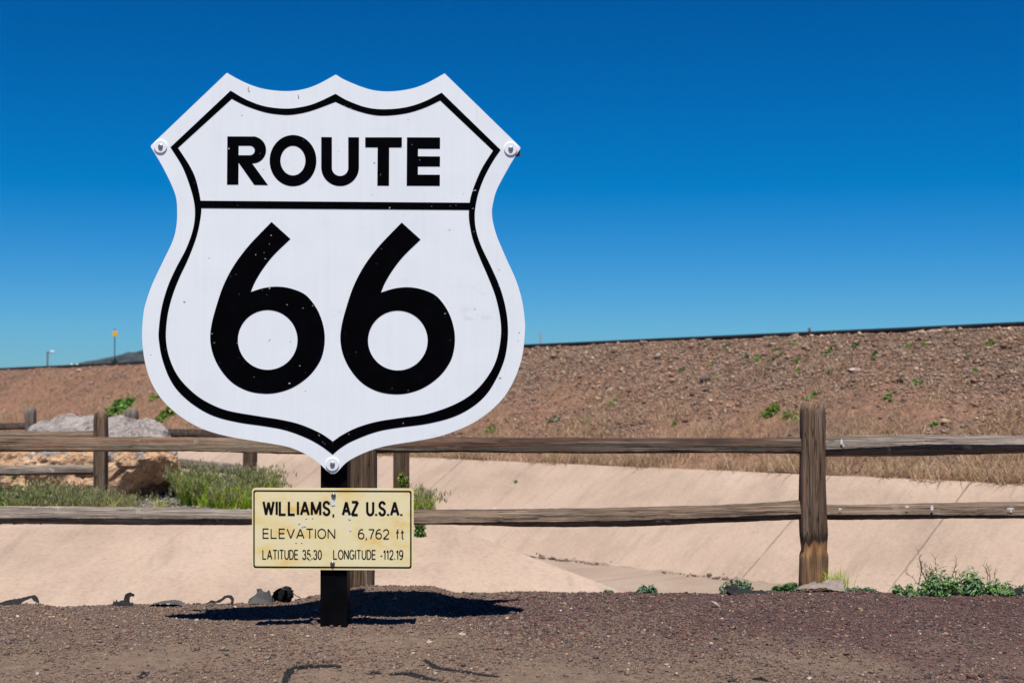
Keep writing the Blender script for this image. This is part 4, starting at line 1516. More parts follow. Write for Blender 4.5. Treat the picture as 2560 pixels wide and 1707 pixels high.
for ri, px, py, w, hh in DROPS:
    rr = random.Random(px)
    q = [(px + math.cos(k * 0.7) * w * rr.uniform(0.6, 1.1), py + math.sin(k * 0.7) * hh * rr.uniform(0.6, 1.1)) for k in range(9)]
    from_bm('bird_dropping', fill_flat([q], FY + 0.02 - 0.050), M_drop, rails[ri])
M_bolt = NT('zinc_bolt').done((0.42, 0.42, 0.44), 0.35, 0.5, 0.85)
M_steel = NT('dark_steel_bolt').done((0.22, 0.22, 0.23), 0.4, 0.5, 0.85)
for px, py in ((401.3, 366.6), (1276.8, 372.3), (831.2, 1160)):
    w = from_bm('washer', disc_bm(px, py, SY, 16.6, 0.0045), M_white, panel)
    from_bm('bolt', disc_bm(px, py, SY - 0.0044, 6.4, 0.006, True), M_bolt, panel, True)
# rust drips and dings in the paint
M_rust = NT('rust_stain').done((0.20, 0.085, 0.02), 0.9, 0.1)
for (px, py, w, hh) in ((620.5, 222, 2.0, 9), (622.5, 229, 3.2, 3), (746, 241, 1.8, 8), (746.5, 245.5, 2.6, 3)):
    from_bm('rust_drip', fill_flat([[(px - w * 0.3, py - hh * 0.5), (px + w * 0.3, py - hh * 0.5), (px + w * 0.55, py + hh * 0.3), (px + w * 0.2, py + hh * 0.55), (px - w * 0.5, py + hh * 0.35)]], SY - 0.0005 - 0.0002 * (hh < 5)), M_rust, panel)
M_ding = NT('bare_metal_ding').done((0.24, 0.23, 0.23), 0.6, 0.4)
rr = random.Random(12)
for i, (px, py) in enumerate([(605, 289), (936, 408), (930, 487), (1124, 575), (1187, 773), (1298, 832), (1296, 853), (1248, 675), (377, 887), (726, 854), (764, 977), (461, 755), (523, 645), (1190, 1005), (1250, 945)]):
    w = rr.uniform(1.4, 2.6); a = rr.uniform(0, 3.14)
    from_bm('paint_chip', fill_flat([[(px + math.cos(a + k * 1.05) * w * (1.5 if k % 3 == 0 else 0.7), py + math.sin(a + k * 1.05) * w * 0.8) for k in range(6)]], SY - 0.0004), M_ding, panel)


def box(bm, x0, x1, y0, y1, z0, z1, bev=0.0):
    vs_ = [bm.verts.new((x, y, z)) for z in (z0, z1) for y in (y0, y1) for x in (x0, x1)]
    fs = [(0, 2, 3, 1), (4, 5, 7, 6), (0, 1, 5, 4), (1, 3, 7, 5), (3, 2, 6, 7), (2, 0, 4, 6)]
    faces = [bm.faces.new([vs_[i] for i in f]) for f in fs]
    if bev > 0:
        es = list({e for f in faces for e in f.edges})
        bmesh.ops.bevel(bm, geom=es, offset=bev, segments=2, affect='EDGES', profile=0.6)


# black square post
a, b = P(800.5, 1500, 6.80), P(867.3, 1500, 6.80)
bm = bmesh.new()
box(bm, a.x, b.x, 6.80, 6.80 + 0.135, -0.35, P(833, 300, 6.80).z, 0.004)
from_bm('post', bm, M_postblk, sign)
# timber braces behind the shield
bm = bmesh.new()
p0, p1 = P(392, 366, 6.785), P(1300.5, 391, 6.785)
box(bm, p0.x, p1.x, 6.781, 6.798, p1.z, p0.z)
from_bm('brace', bm, M_brace, sign)
bm = bmesh.new()
p0, p1 = P(420, 880, 6.785), P(1240, 925, 6.785)
box(bm, p0.x, p1.x, 6.781, 6.798, p1.z, p0.z)
from_bm('brace', bm, M_brace, sign)

# ---- the small plate
PY = 6.790


def rrect(x0, y0, x1, y1, r, n=6):
    return (arc(x1 - r, y0 + r, r, r, -90, 0, n) + arc(x1 - r, y1 - r, r, r, 0, 90, n) + arc(x0 + r, y1 - r, r, r, 90, 180, n) + arc(x0 + r, y0 + r, r, r, 180, 270, n))


def plate_mat():
    t = NT('yellowed_plate')
    v = t.mapped()
    n1 = t.noise(t.mapped((2.2, 1, 4.5)), 3.0, 4, 0.55, 0.3)
    n2 = t.noise(v, 11.0, 4, 0.6)
    c = t.ramp(n1, [(0.28, (0.88, 0.785, 0.50)), (0.50, (0.88, 0.755, 0.42)), (0.66, (0.86, 0.64, 0.25)), (0.80, (0.80, 0.47, 0.10))])
    c = t.mix(t.ramp(n2, [(0.6, 0.0), (0.75, 0.5)]), c, (0.82, 0.78, 0.62))
    fl = t.ramp(t.noise(v, 16.0, 3, 0.5), [(0.735, 0.0), (0.75, 0.9)])
    c = t.mix(fl, c, (0.78, 0.76, 0.74))
    return t.done(c, 0.5, 0.3)


M_plate = plate_mat()
M_flake = NT('bare_flaked_paint').done((0.76, 0.75, 0.76), 0.6, 0.3)
plate_pts = rrect(630, 1219.5, 1034.2, 1424, 9)


def skew(pts):
    # the plate hangs a hair out of level
    return [(x, y + (x - 832) * 0.004) for x, y in pts]


plate = from_bm('elevation_plate', fill_flat([skew(plate_pts)], PY, 0.004), M_plate, sign)
M_black2 = chipped_black('black_plate_ink', 0.755, (0.72, 0.62, 0.40), (0.006, 0.005, 0.005), 60.0)
from_bm('border_line', fill_flat([skew(rrect(633.2, 1225.2, 1029.0, 1419.2, 6)), skew(rrect(636.8, 1228.6, 1025.2, 1415.4, 4))], PY - 0.0008), M_black2, plate)


def S_pts():
    return ([(0.93, 0.80)] + [(0.5 + 0.43 * math.cos(R(a)), 0.745 + 0.255 * math.sin(R(a))) for a in range(30, 200, 14)] + [(0.14, 0.63), (0.30, 0.55), (0.70, 0.45), (0.88, 0.36)] +
            [(0.5 + 0.45 * math.cos(R(a)), 0.265 + 0.265 * math.sin(R(a))) for a in range(-4, -176, -14)] + [(0.04, 0.24)])


def ell(cx, cy, rx, ry, a0, a1, n=18):
    return [(cx + rx * math.cos(R(a0 + (a1 - a0) * i / n)), cy + ry * math.sin(R(a0 + (a1 - a0) * i / n))) for i in range(n + 1)]


GL = {  # width, strokes (unit box, y up)
    'W': (1.05, [[(0, 1), (0.25, 0), (0.5, 0.95), (0.75, 0), (1, 1)]]),
    'I': (0.0, [[(0, 0), (0, 1)]]),
    'L': (0.62, [[(0, 1), (0, 0), (1, 0)]]),
    'A': (0.80, [[(0, 0), (0.5, 1), (1, 0)], [(0.17, 0.32), (0.83, 0.32)]]),
    'M': (0.88, [[(0, 0), (0, 1), (0.5, 0.08), (1, 1), (1, 0)]]),
    'S': (0.66, [S_pts()]),
    ',': (0.12, [[(0.5, 0.07), (0.5, -0.02), (0.1, -0.16)]]),
    '.': (0.12, [[(0.5, -0.045), (0.5, 0.085)]]),
    'Z': (0.70, [[(0.0, 1), (1, 1), (0, 0), (1, 0)]]),
    'U': (0.66, [[(0, 1), (0, 0.32)] + ell(0.5, 0.32, 0.5, 0.32, 180, 360) + [(1, 0.32), (1, 1)]]),
    'E': (0.62, [[(1, 1), (0, 1), (0, 0), (1, 0)], [(0, 0.52), (0.92, 0.52)]]),
    'V': (0.78, [[(0, 1), (0.5, 0), (1, 1)]]),
    'T': (0.74, [[(0, 1), (1, 1)], [(0.5, 0), (0.5, 1)]]),
    'O': (0.86, ['C' + 'O']),
    'N': (0.74, [[(0, 0), (0, 1), (1, 0), (1, 1)]]),
    'D': (0.68, [[(0, 0), (0, 1), (0.45, 1)] + ell(0.45, 0.5, 0.55, 0.5, 90, -90)[1:] + [(0.0, 0.0)]]),
    'G': (0.78, [ell(0.5, 0.5, 0.5, 0.5, 45, 330, 26) + [(0.97, 0.46), (0.56, 0.46)]]),
    '6': (0.62, [ell(0.62, 0.42, 0.62, 0.58, 68, 180, 14) + ell(0.5, 0.31, 0.5, 0.31, 200, 520, 26)]),
    '7': (0.60, [[(0, 1), (1, 1), (0.62, 0.5), (0.36, 0)]]),
    '2': (0.62, [ell(0.5, 0.71, 0.47, 0.29, 170, -35, 18) + [(0.55, 0.32), (0.02, 0.0), (1, 0)]]),
    '3': (0.60, [ell(0.47, 0.75, 0.43, 0.25, 165, -75, 16) + [(0.42, 0.52)], ell(0.47, 0.27, 0.50, 0.27, 80, -165, 20)]),
    '5': (0.60, [[(0.92, 1), (0.2, 1), (0.1, 0.52)] + ell(0.47, 0.32, 0.50, 0.32, 128, -160, 22)]),
    '0': (0.60, ['C' + '0']),
    '1': (0.30, [[(0.0, 0.78), (0.8, 1), (0.8, 0)]]),
    '9': (0.62, [ell(0.38, 0.58, 0.62, 0.58, -112, 0, 14) + ell(0.5, 0.69, 0.5, 0.31, 20, 340, 26)]),
    '-': (0.34, [[(0, 0.36), (1, 0.36)]]),
    'f': (0.34, [[(0.42, 0), (0.42, 0.82)] + ell(0.86, 0.82, 0.44, 0.18, 180, 100, 8), [(0, 0.70), (0.95, 0.70)]]),
    't': (0.34, [[(0.42, 0.96), (0.42, 0.12)] + ell(0.80, 0.12, 0.38, 0.12, 180, 280, 8), [(0, 0.70), (0.95, 0.70)]]),
    ' ': (0.40, []),
}


def stroke(pts, w, closed=False):
    """thick polyline with mitred joins -> list of quads (pixel coords)"""
    n = len(pts)
    L_, R_ = [], []
    for i in range(n):
        p = np.array(pts[i], float)
        a = np.array(pts[(i - 1) % n] if (closed or i > 0) else pts[i], float)
        b = np.array(pts[(i + 1) % n] if (closed or i < n - 1) else pts[i], float)
        d1, d2 = p - a, b - p
        l1, l2 = np.linalg.norm(d1), np.linalg.norm(d2)
        d1 = d1 / l1 if l1 > 1e-9 else d2 / l2
        d2 = d2 / l2 if l2 > 1e-9 else d1
        n1 = np.array([-d1[1], d1[0]]); n2 = np.array([-d2[1], d2[0]])
        m = n1 + n2
        k = np.linalg.norm(m)
        m = m / k if k > 1e-6 else n1
        s = min(1.0 / max(0.35, float(m @ n1)), 1.9) * w / 2
        L_.append(p + m * s); R_.append(p - m * s)
    q = []
    for i in range(n if closed else n - 1):
        j = (i + 1) % n
        q.append([L_[i], R_[i], R_[j], L_[j]])
    return q


def write(bm, text, x0, x1, ytop, ybot, w, gap, level=0):
    """text set as strokes so that its ink runs exactly from x0 to x1"""
    H = ybot - ytop
    iw = H - w
    adv, pen = [], 0.0
    for ch in text:
        gw = GL[ch][0]
        adv.append(pen)
        pen += gw + gap
    total = max(pen - gap, 0.2)
    sx = (x1 - x0 - w) / total
    for ch, pn in zip(text, adv):
        gw = GL[ch][0]
        for k, st in enumerate(GL[ch][1]):
            closed = False
            if isinstance(st, str):
                st = ell(0.5, 0.5, 0.5, 0.5, 0, 360, 28)[:-1]
                closed = True
            gwx = gw * sx if gw > 0 else sx * 0.3
            pts = [(x0 + w / 2 + pn * sx + p[0] * gwx, ybot - w / 2 - p[1] * iw) for p in st]
            # break the stroke at acute corners so that both limbs keep their full width
            runs, cur = [], [pts[0]]
            for i in range(1, len(pts)):
                cur.append(pts[i])
                if not closed and i < len(pts) - 1:
                    a_, b_ = np.subtract(pts[i], pts[i - 1]), np.subtract(pts[i + 1], pts[i])
                    cs_ = float(a_ @ b_) / max(1e-9, float(np.linalg.norm(a_) * np.linalg.norm(b_)))
                    if cs_ < -0.15:
                        runs.append(cur); cur = [pts[i]]
            runs.append(cur)
            quads = []
            for ri, run in enumerate(runs):
                quads += [(ri, q) for q in stroke(run, w, closed)]
            for ri, q in quads:
                Yq = PY - 0.0008 - 0.0003 * k - 0.00025 * (ri % 2)
                vs_ = [bm.verts.new(P(a, b + (a - 832) * 0.004, Yq)) for a, b in q]
                f = bm.faces.new(vs_)
                f.normal_update()
                if f.normal.y > 0:
                    f.normal_flip()


bm = bmesh.new()
S7 = 460 / 2327.0


def ax(v):
    return 610 + v * S7


write(bm, 'WILLIAMS', ax(232), ax(1098), 1251.0, 1289.3, 6.0, 0.33)
write(bm, ',', ax(1118), ax(1142), 1251.0, 1289.3, 4.6, 0.2)
write(bm, 'AZ', ax(1235), ax(1455), 1251.0, 1289.3, 6.3, 0.26)
write(bm, 'U.S.A.', ax(1543), ax(2012), 1251.0, 1289.3, 6.1, 0.27)
from_bm('lettering', bm, M_black2, plate)
bm = bmesh.new()
write(bm, 'ELEVATION', ax(235), ax(1155), 1320.7, 1346.3, 2.7, 0.27)
write(bm, '6,762 ft', ax(1440), ax(2030), 1321.2, 1346.8, 2.7, 0.21)
from_bm('lettering', bm, M_black2, plate)
bm = bmesh.new()
write(bm, 'LATITUDE 35.30', ax(232), ax(985), 1373.7, 1398.4, 2.6, 0.25)
write(bm, 'LONGITUDE -112.19', ax(1127), ax(2015), 1373.2, 1397.8, 2.6, 0.25)
from_bm('lettering', bm, M_black2, plate)
for px, py in ((833.8, 1237.7), (831.4, 1408)):
    from_bm('bolt', disc_bm(px, py, PY, 6.0, 0.008, True), M_steel, plate, True)
# flaked paint below the upper bolt and in spots
for i, (px, py, w, hh) in enumerate([(831, 1249, 6, 9), (832.5, 1259, 7, 5), (748, 1306.5, 3.4, 3.6), (756, 1314, 2.5, 4), (762, 1313.5, 3.8, 2.6), (874, 1294.5, 3.5, 4.5), (740, 1354, 3, 3), (754, 1354.5, 2.6, 2.4), (766, 1294, 3, 2.5), (781, 1293, 2.4, 2.4), (876, 1323, 2.5, 4), (775, 1395, 2, 5)]):
    rr = random.Random(i)
    from_bm('flaked_paint', fill_flat([[(px + math.cos(k * 0.7) * w * rr.uniform(0.7, 1.1), py + math.sin(k * 0.7) * hh * rr.uniform(0.7, 1.1)) for k in range(9)]], PY - 0.0016 - 0.0002 * (i % 2)), M_flake, plate)


# ------------------------------------------------------------------ torn landscape fabric
def fabric_mat(name, c0, c1):
    t = NT(name)
    v = t.mapped()
    n1 = t.noise(v, 30.0, 5, 0.7)
    c = t.ramp(n1, [(0.35, c0), (0.7, c1)])
    t.bump(n1, 0.6, 0.006)
    return t.done(c, 0.8, 0.25)


M_fab = fabric_mat('black_landscape_fabric', (0.004, 0.004, 0.0045), (0.016, 0.015, 0.015))
M_fabg = fabric_mat('dusty_landscape_fabric', (0.045, 0.043, 0.041), (0.085, 0.08, 0.075))
M_fabb = fabric_mat('brown_dusty_sheet', (0.16, 0.125, 0.105), (0.25, 0.20, 0.17))


def sheet(name, label, cat, path, Y, width, mat, seed, group=None, taper=(1, 1), jag=0.25, skewy=0.0, n=24, m=8):
    """torn sheet: a pixel path in the picture plane at depth Y swept backwards by width, with ragged rims"""
    rr = random.Random(seed)
    pts = catmull(path, False, (), 6)
    idx = np.linspace(0, len(pts) - 1, n)
    bm = bmesh.new()
    rows = []
    for i in range(n):
        a = pts[int(idx[i])]
        u = i / (n - 1)
        p = P(a[0], a[1], Y)
        w = width * (taper[0] + (taper[1] - taper[0]) * u)
        e0 = jag * width * rr.uniform(-0.5, 0.5)
        e1 = jag * width * rr.uniform(-0.5, 0.5)
        row = []
        for k in range(m + 1):
            v = k / m
            y = p.y - w * 0.4 + w * v + (e0 if k == 0 else e1 if k == m else 0)
            dz = 0.008 * fb(p.x * 10 + seed, y * 10, 0, 1.0, 2)
            row.append(bm.verts.new((p.x + skewy * (v - 0.4) * width + 0.004 * rr.uniform(-1, 1), y, p.z + dz)))
        rows.append(row)
    fs = []
    for a, b in zip(rows, rows[1:]):
        for k in range(m):
            fs.append(bm.faces.new((a[k], a[k + 1], b[k + 1], b[k])))
    bmesh.ops.recalc_face_normals(bm, faces=bm.faces[:])
    o = from_bm(name, bm, mat)
    return tag(o, label, cat, group)


FB = 'torn landscape fabric along the gravel edge'
EY = 7.74
def flap(name, label, cat, outline, Y, lean, mat, seed, group=None, bumpy=0.012):
    """torn piece with a ragged outline lying tilted towards the viewer"""
    rr = random.Random(seed)
    pts = []
    for a, b in zip(outline, outline[1:] + outline[:1]):
        m = max(1, int(math.dist(a, b) / 5))
        for k in range(m):
            pts.append((a[0] + (b[0] - a[0]) * k / m + rr.uniform(-1, 1), a[1] + (b[1] - a[1]) * k / m + rr.uniform(-1, 1)))
    bm = fill_flat([pts], Y)
    for _ in range(2):
        bmesh.ops.subdivide_edges(bm, edges=[e for e in bm.edges if e.calc_length() > 0.012], cuts=1)
    bmesh.ops.triangulate(bm, faces=[f for f in bm.faces if len(f.verts) > 4])
    z0 = min(v.co.z for v in bm.verts)
    for v in bm.verts:
        h = v.co.z - z0
        w = fb(v.co.x * 9 + seed * 3.1, v.co.z * 22, seed, 1.0, 3)
        v.co.y += h * lean + bumpy * w
        v.co.z += 0.3 * bumpy * w
    back = bmesh.ops.duplicate(bm, geom=bm.faces[:])
    for v in [g for g in back['geom'] if isinstance(g, bmesh.types.BMVert)]:
        v.co.y += 0.003
        v.co.z -= 0.002
    o = from_bm(name, bm, mat)
    return tag(o, label, cat, group)


flap('torn_fabric', 'long flat grey-black fabric piece at the far left of the gravel edge', 'fabric', [(-60, 1520), (0, 1507), (40, 1499), (72, 1492), (84, 1499), (92, 1511), (80, 1507), (66, 1500), (52, 1504), (40, 1516), (-20, 1522)], EY, 1.6, M_fab, 1, FB)
flap('torn_fabric', 'ragged black fabric curl standing up like a hook left of the sign', 'fabric', [(277, 1516), (280, 1512), (281.5, 1500), (286, 1505), (289, 1499), (293, 1505.5), (300, 1501), (305, 1502), (309, 1490), (314, 1484.5), (322, 1481), (326, 1484.6), (333, 1488), (331, 1494), (325.5, 1490.5), (321, 1494), (320, 1501), (323.6, 1506.5), (331, 1505.5), (334, 1516)], EY - 0.02, 0.5, M_fab, 2, FB, 0.012)
sheet('torn_fabric', 'low dusty fabric flap lying on the gravel between the hook and the loop', 'fabric', [(378, 1511), (398, 1506), (420, 1504), (442, 1506), (458, 1511)], EY, 0.10, M_fabg, 4, FB)
flap('torn_fabric', 'thin black fabric loop with a long flat tail', 'fabric', [(515, 1508), (526, 1500), (538, 1503), (548, 1499), (559, 1491), (567, 1488.5), (576, 1490), (583, 1497), (584, 1508), (577, 1508), (576.5, 1498.5), (570, 1493.5), (563, 1494.5), (556, 1500), (548, 1504.5), (534, 1508)], EY - 0.02, 0.6, M_fab, 5, FB, 0.008)
# upright dusty torn flap
flap_px = [(619, 1508), (622, 1497), (636, 1488), (640, 1482), (638, 1474), (650, 1473), (655, 1479), (664, 1481), (670, 1475), (674, 1479), (676, 1486), (685, 1498), (684, 1508)]
o = from_bm('torn_fabric', fill_flat([flap_px], EY - 0.03, 0.003), M_fabg)
for v in o.data.vertices:
    zz_ = v.co.z - P(650, 1508, EY).z
    v.co.y += zz_ * 0.35 + 0.01 * math.sin(v.co.x * 40)
tag(o, 'upright dusty grey torn fabric flap beside the rolled tube', 'fabric', FB)
sheet('torn_fabric', 'rolled black fabric tube with an open dark mouth left of the post', 'fabric', [(690, 1503), (686, 1492), (690, 1478), (702, 1469), (716, 1470), (724, 1480), (726, 1492), (720, 1502)], EY, 0.075, M_fab, 7, FB, jag=0.45, n=40, skewy=0.25)
roll = bpy.data.objects[[o.name for o in bpy.data.objects if o.get('label', '').startswith('rolled black')][0]]
from_bm('mouth_shade', fill_flat([[(686, 1508), (688, 1490), (692, 1479), (703, 1471), (716, 1472), (726, 1481), (730, 1493), (728, 1508)]], EY + 0.06), M_fab, roll)  # flat black backing added behind the tube, stands in for its shaded interior
sheet('torn_fabric', 'pointed black fabric strip trailing right of the rolled tube', 'fabric', [(716, 1474), (728, 1482), (738, 1490), (752, 1497)], EY + 0.03, 0.05, M_fab, 8, FB, taper=(1, 0.3), jag=0.6)
flap('torn_fabric', 'crumpled black fabric heap in front of the lacy green weed', 'fabric', [(1813, 1476), (1820, 1467), (1845, 1464), (1852, 1471), (1854, 1478), (1872, 1477), (1886, 1481), (1908, 1478), (1925, 1484), (1945, 1490), (1968, 1493), (1940, 1496), (1895, 1498), (1868, 1494), (1852, 1487), (1830, 1487)], 7.66, 1.2, M_fab, 9, FB, 0.03)
flap('torn_fabric', 'folded black fabric peeking out below the twiggy shrub', 'fabric', [(2318, 1484), (2345, 1476), (2372, 1467), (2384, 1475), (2400, 1482), (2428, 1482), (2405, 1487), (2375, 1482), (2350, 1485)], 7.70, 1.0, M_fab, 10, FB)
flap('torn_fabric', 'black fabric fold at the right end of the gravel edge', 'fabric', [(2518, 1480), (2530, 1473), (2552, 1470), (2580, 1473), (2600, 1486), (2560, 1486), (2530, 1484)], 7.70, 1.0, M_fab, 11, FB)
flap('torn_sheet', 'brown dusty stiff sheet lying against the foot of the chewed post', 'sheet', [(1984, 1475), (2004, 1466), (2028, 1460), (2040, 1455), (2048, 1461), (2076, 1454), (2112, 1453), (2114, 1464), (2112, 1476), (2088, 1475), (2066, 1470), (2046, 1470), (2020, 1474)], 7.70, 1.3, M_fabb, 12, None, 0.02)
lump('stone_slab', 'thin tan stone flake standing on the dark cinders', 'stone', P(1788, 1508, 7.35), (0.028, 0.012, 0.008), M_pale, 31, rot=R(-35))


def ground_hit(px, py):
    for Y in np.arange(4.6, 8.3, 0.005):
        p = P(px, py, Y)
        if p.z <= gnd_z(p.x, p.y):
            return p
    return p


def strip(label, path, w_px, seed):
    rr = random.Random(seed)
    pts = catmull(path, False, (), 8)
    bm = bmesh.new()
    rings = []
    n = len(pts)
    for i, (px, py) in enumerate(pts):
        u = i / (n - 1)
        p = ground_hit(px, py)
        a = ground_hit(*pts[max(0, i - 1)]); b = ground_hit(*pts[min(n - 1, i + 1)])
        dr = (b - a); dr.z = 0
        dr.normalize()
        sd = Vector((-dr.y, dr.x, 0))
        w = 1.7 * w_px * p.y / F * (0.5 + 0.5 * math.sin(math.pi * min(1, max(0.05, u)))) * rr.uniform(0.7, 1.3)
        ring = []
        for k in range(8):
            th = 2 * math.pi * k / 8
            ring.append(bm.verts.new(p + sd * math.cos(th) * w * 1.5 * rr.uniform(0.7, 1.3) + Vector((0, 0, 0.002 + math.sin(th) * w * 0.55 * rr.uniform(0.7, 1.3)))))
        rings.append(ring)
        for q in range(5):     # frayed threads
            d = (sd * rr.uniform(-1, 1) + dr * rr.uniform(-0.6, 0.6) + Vector((0, 0, rr.uniform(0.1, 0.7)))).normalized()
            tube(bm, [p, p + d * w * rr.uniform(1.2, 2.6)], 0.0008, 0.0004, 3)
    for a, b in zip(rings, rings[1:]):
        for k in range(8):
            bm.faces.new((a[k], a[(k + 1) % 8], b[(k + 1) % 8], b[k]))
    bm.faces.new(rings[0]); bm.faces.new(rings[-1])
    bmesh.ops.recalc_face_normals(bm, faces=bm.faces[:])
    o = from_bm('fabric_strip', bm, M_fab)
    return tag(o, label, 'fabric', 'frayed fabric strips in the foreground dirt')


strip('frayed dark fabric strip bent like a hook in the dirt below the post', [(712, 1706), (718, 1690), (728, 1678), (745, 1671), (770, 1669), (800, 1667), (830, 1666), (850, 1669)], 5.0, 1)
strip('thick short frayed strip at the bottom between the hook and the long strip', [(976, 1687), (1000, 1685), (1030, 1687), (1058, 1695), (1088, 1701)], 5.0, 2)
strip('long thin frayed strip slanting right in the foreground dirt', [(1062, 1650), (1075, 1660), (1095, 1671), (1130, 1676), (1170, 1682), (1210, 1688), (1245, 1692)], 3.6, 3)
strip('short faint strip just above the thick short frayed one', [(920, 1685), (935, 1683), (952, 1684)], 3.0, 4)
strip('small dark smudge of fabric low on the left dirt', [(350, 1697), (358, 1688), (366, 1679)], 3.4, 5)
strip('short dark strip at the bottom of the reddish gravel', [(1884, 1697), (1900, 1699), (1920, 1703)], 3.0, 6)


# ------------------------------------------------------------------ railway and far posts
M_rail = rock_mat('dark_rail_steel', [(0.3, (0.020, 0.022, 0.028)), (0.7, (0.045, 0.042, 0.045))], 3.0, 0.1)


def rail_bm(d, zt):
    prof = [(-0.035, 0), (-0.037, -0.035), (-0.009, -0.05), (-0.009, -0.13), (-0.07, -0.155), (-0.07, -0.17), (0.07, -0.17), (0.07, -0.155), (0.009, -0.13), (0.009, -0.05), (0.037, -0.035), (0.035, 0)]
    bm = bmesh.new()
    rings = []
    for t in np.linspace(-88, 13, 60):
        rings.append([bm.verts.new(L(t, d + a, zt + b + 0.004 * fb(t, 0, 0, 0.3, 2))) for a, b in prof])
    k = len(prof)
    for a, b in zip(rings, rings[1:]):
        for i in range(k):
            bm.faces.new((a[i], a[(i + 1) % k], b[(i + 1) % k], b[i]))
    bm.faces.new(rings[0]); bm.faces.new(rings[-1][::-1])
    bmesh.ops.recalc_face_normals(bm, faces=bm.faces[:])
    return bm


track = empty('railway_track', L(-5, 5.4, 0.65))
tag(track, 'dark steel railway track along the top of the embankment', 'track')
from_bm('rail', rail_bm(4.65, 0.712), M_rail, track)
from_bm('rail', rail_bm(6.10, 0.712), M_rail, track)


def simple_pole(bm, px, py0, py1, Y, w_px, zbase=None, seg=8):
    a, b = P(px, py0, Y), P(px, py1, Y)
    zb = b.z if zbase is None else zbase
    tube(bm, [(a.x, Y, zb), (a.x, Y, (a.z + zb) / 2), (a.x, Y, a.z)], w_px * Y / F / 2, w_px * Y / F / 2 * 0.85, seg)


M_pole = NT('grey_pole_paint').done((0.16, 0.14, 0.13), 0.7, 0.3)
M_lamp = NT('white_lamp_housing').done((0.75, 0.75, 0.74), 0.5, 0.4)
M_dpole = NT('dark_teal_pole').done((0.02, 0.05, 0.07), 0.6, 0.3)
M_dbox = NT('black_switch_box').done((0.012, 0.014, 0.018), 0.6, 0.3)
M_yel = NT('yellow_target_paint').done((0.78, 0.42, 0.02), 0.5, 0.4)

lampo = empty('street_lamp', Vector((P(119, 900, 90).x, 90, -3.2)))
tag(lampo, 'single-armed street lamp far away above the left embankment', 'street lamp')
bm = bmesh.new(); simple_pole(bm, 119, 879, 930, 90, 5, -3.2); from_bm('pole', bm, M_pole, lampo)
c = P(131, 879, 90)
bm = bmesh.new(); tube(bm, [P(119, 881, 90), P(127, 880, 90)], 0.04, 0.035); from_bm('arm', bm, M_pole, lampo)
bm = bmesh.new(); bmesh.ops.create_uvsphere(bm, u_segments=16, v_segments=8, radius=1.0)
for v in bm.verts: v.co = Vector((v.co.x * 0.15, v.co.y * 0.12, v.co.z * 0.06)) + c
from_bm('lamp_head', bm, M_lamp, lampo, True)

twin = empty('street_lamp', Vector((P(186, 915, 140).x, 140, -3.2)))
tag(twin, 'twin-headed street lamp just peeking over the left embankment', 'street lamp')
bm = bmesh.new(); simple_pole(bm, 186, 911, 940, 140, 4, -3.2); from_bm('pole', bm, M_pole, twin)
bm = bmesh.new(); tube(bm, [P(180, 912, 140), P(186, 913, 140), P(192, 912, 140)], 0.05, 0.05); from_bm('arm', bm, M_pole, twin)
for sx in (-7, 7):
    c = P(186 + sx, 911, 140)
    bm = bmesh.new(); bmesh.ops.create_uvsphere(bm, u_segments=12, v_segments=6, radius=1.0)
    for v in bm.verts: v.co = Vector((v.co.x * 0.15, v.co.y * 0.14, v.co.z * 0.07)) + c
    from_bm('lamp_head', bm, M_lamp, twin, True)

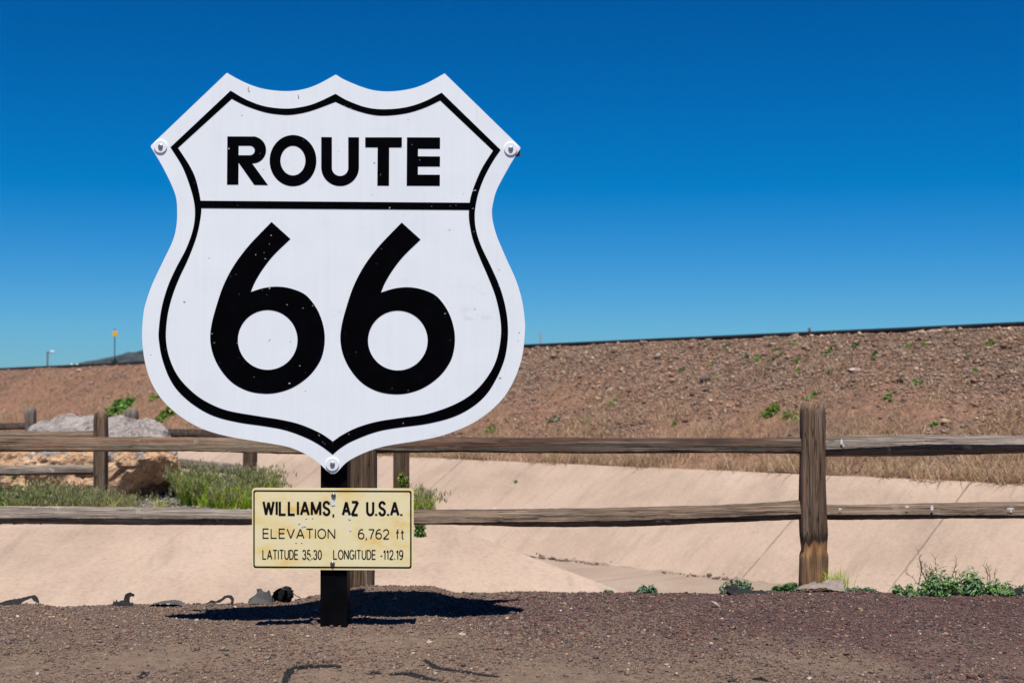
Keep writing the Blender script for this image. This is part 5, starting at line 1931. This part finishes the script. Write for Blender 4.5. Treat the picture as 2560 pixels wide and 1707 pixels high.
KY = 42.5
sw = empty('switch_stand', P(286, 914, KY))
tag(sw, 'railway switch stand with a yellow disc on a thin pole and black base', 'switch stand')
bm = bmesh.new(); simple_pole(bm, 287, 821, 905, KY, 2.6); from_bm('pole', bm, M_dpole, sw)
bm = disc_bm(287.5, 834, KY - 0.02, 7.0, 0.012)
from_bm('target_disc', bm, M_yel, sw)
bm = bmesh.new(); a = P(280.5, 916, KY); b = P(292, 902, KY)
box(bm, a.x, b.x, KY - 0.08, KY + 0.08, a.z - 0.25, b.z, 0.01); from_bm('base_box', bm, M_dbox, sw)
bm = bmesh.new(); a = P(285, 902.5, KY); b = P(289.5, 895, KY)
box(bm, a.x, b.x, KY - 0.03, KY + 0.03, a.z, b.z, 0.004); from_bm('collar', bm, M_dbox, sw)

M_mark = NT('faded_marker_post').done((0.36, 0.30, 0.27), 0.8, 0.2)
M_mark2 = NT('brown_marker_post').done((0.20, 0.10, 0.06), 0.8, 0.2)
mk = empty('marker_post', P(1351, 866, 31))
tag(mk, 'pale ladder-like marker post on the skyline close to the shield', 'post')
bm = bmesh.new()
for q in (1348.6, 1352.8):
    a = P(q, 870, 31); b = P(q + 1.3, 833, 31)
    box(bm, a.x, b.x, 31, 31.02, a.z - 0.2, b.z)
from_bm('upright', bm, M_mark, mk)
bm = bmesh.new()
for py in (834.5, 842, 850, 857):
    a = P(1349.9, py + 1.2, 31); b = P(1352.8, py - 1.2, 31)
    box(bm, a.x, b.x, 31.002, 31.018, a.z, b.z)
from_bm('rung', bm, M_mark, mk)
bm = bmesh.new(); a = P(2021.5, 836, 25); b = P(2027, 819, 25)
box(bm, a.x, b.x, 25, 25.04, a.z - 0.3, b.z, 0.004)
tag(from_bm('marker_post', bm, M_mark2), 'short brown stake on the skyline above the chewed fence post', 'post')

# ------------------------------------------------------------------ clear mountain air
hz = bpy.data.materials.new('mountain_air')
hz.use_nodes = True
ht = hz.node_tree
ht.nodes.remove(ht.nodes['Principled BSDF'])
pv = ht.nodes.new('ShaderNodeVolumePrincipled')
pv.inputs['Color'].default_value = (0.22, 0.50, 1.0, 1)
pv.inputs['Density'].default_value = 0.00006
ht.links.new(pv.outputs[0], ht.nodes['Material Output'].inputs['Volume'])
bm = bmesh.new()
box(bm, -2300, 2300, -60, 2300, -4.4, 42)
haze = from_bm('haze', bm, hz)
tag(haze, kind='stuff')
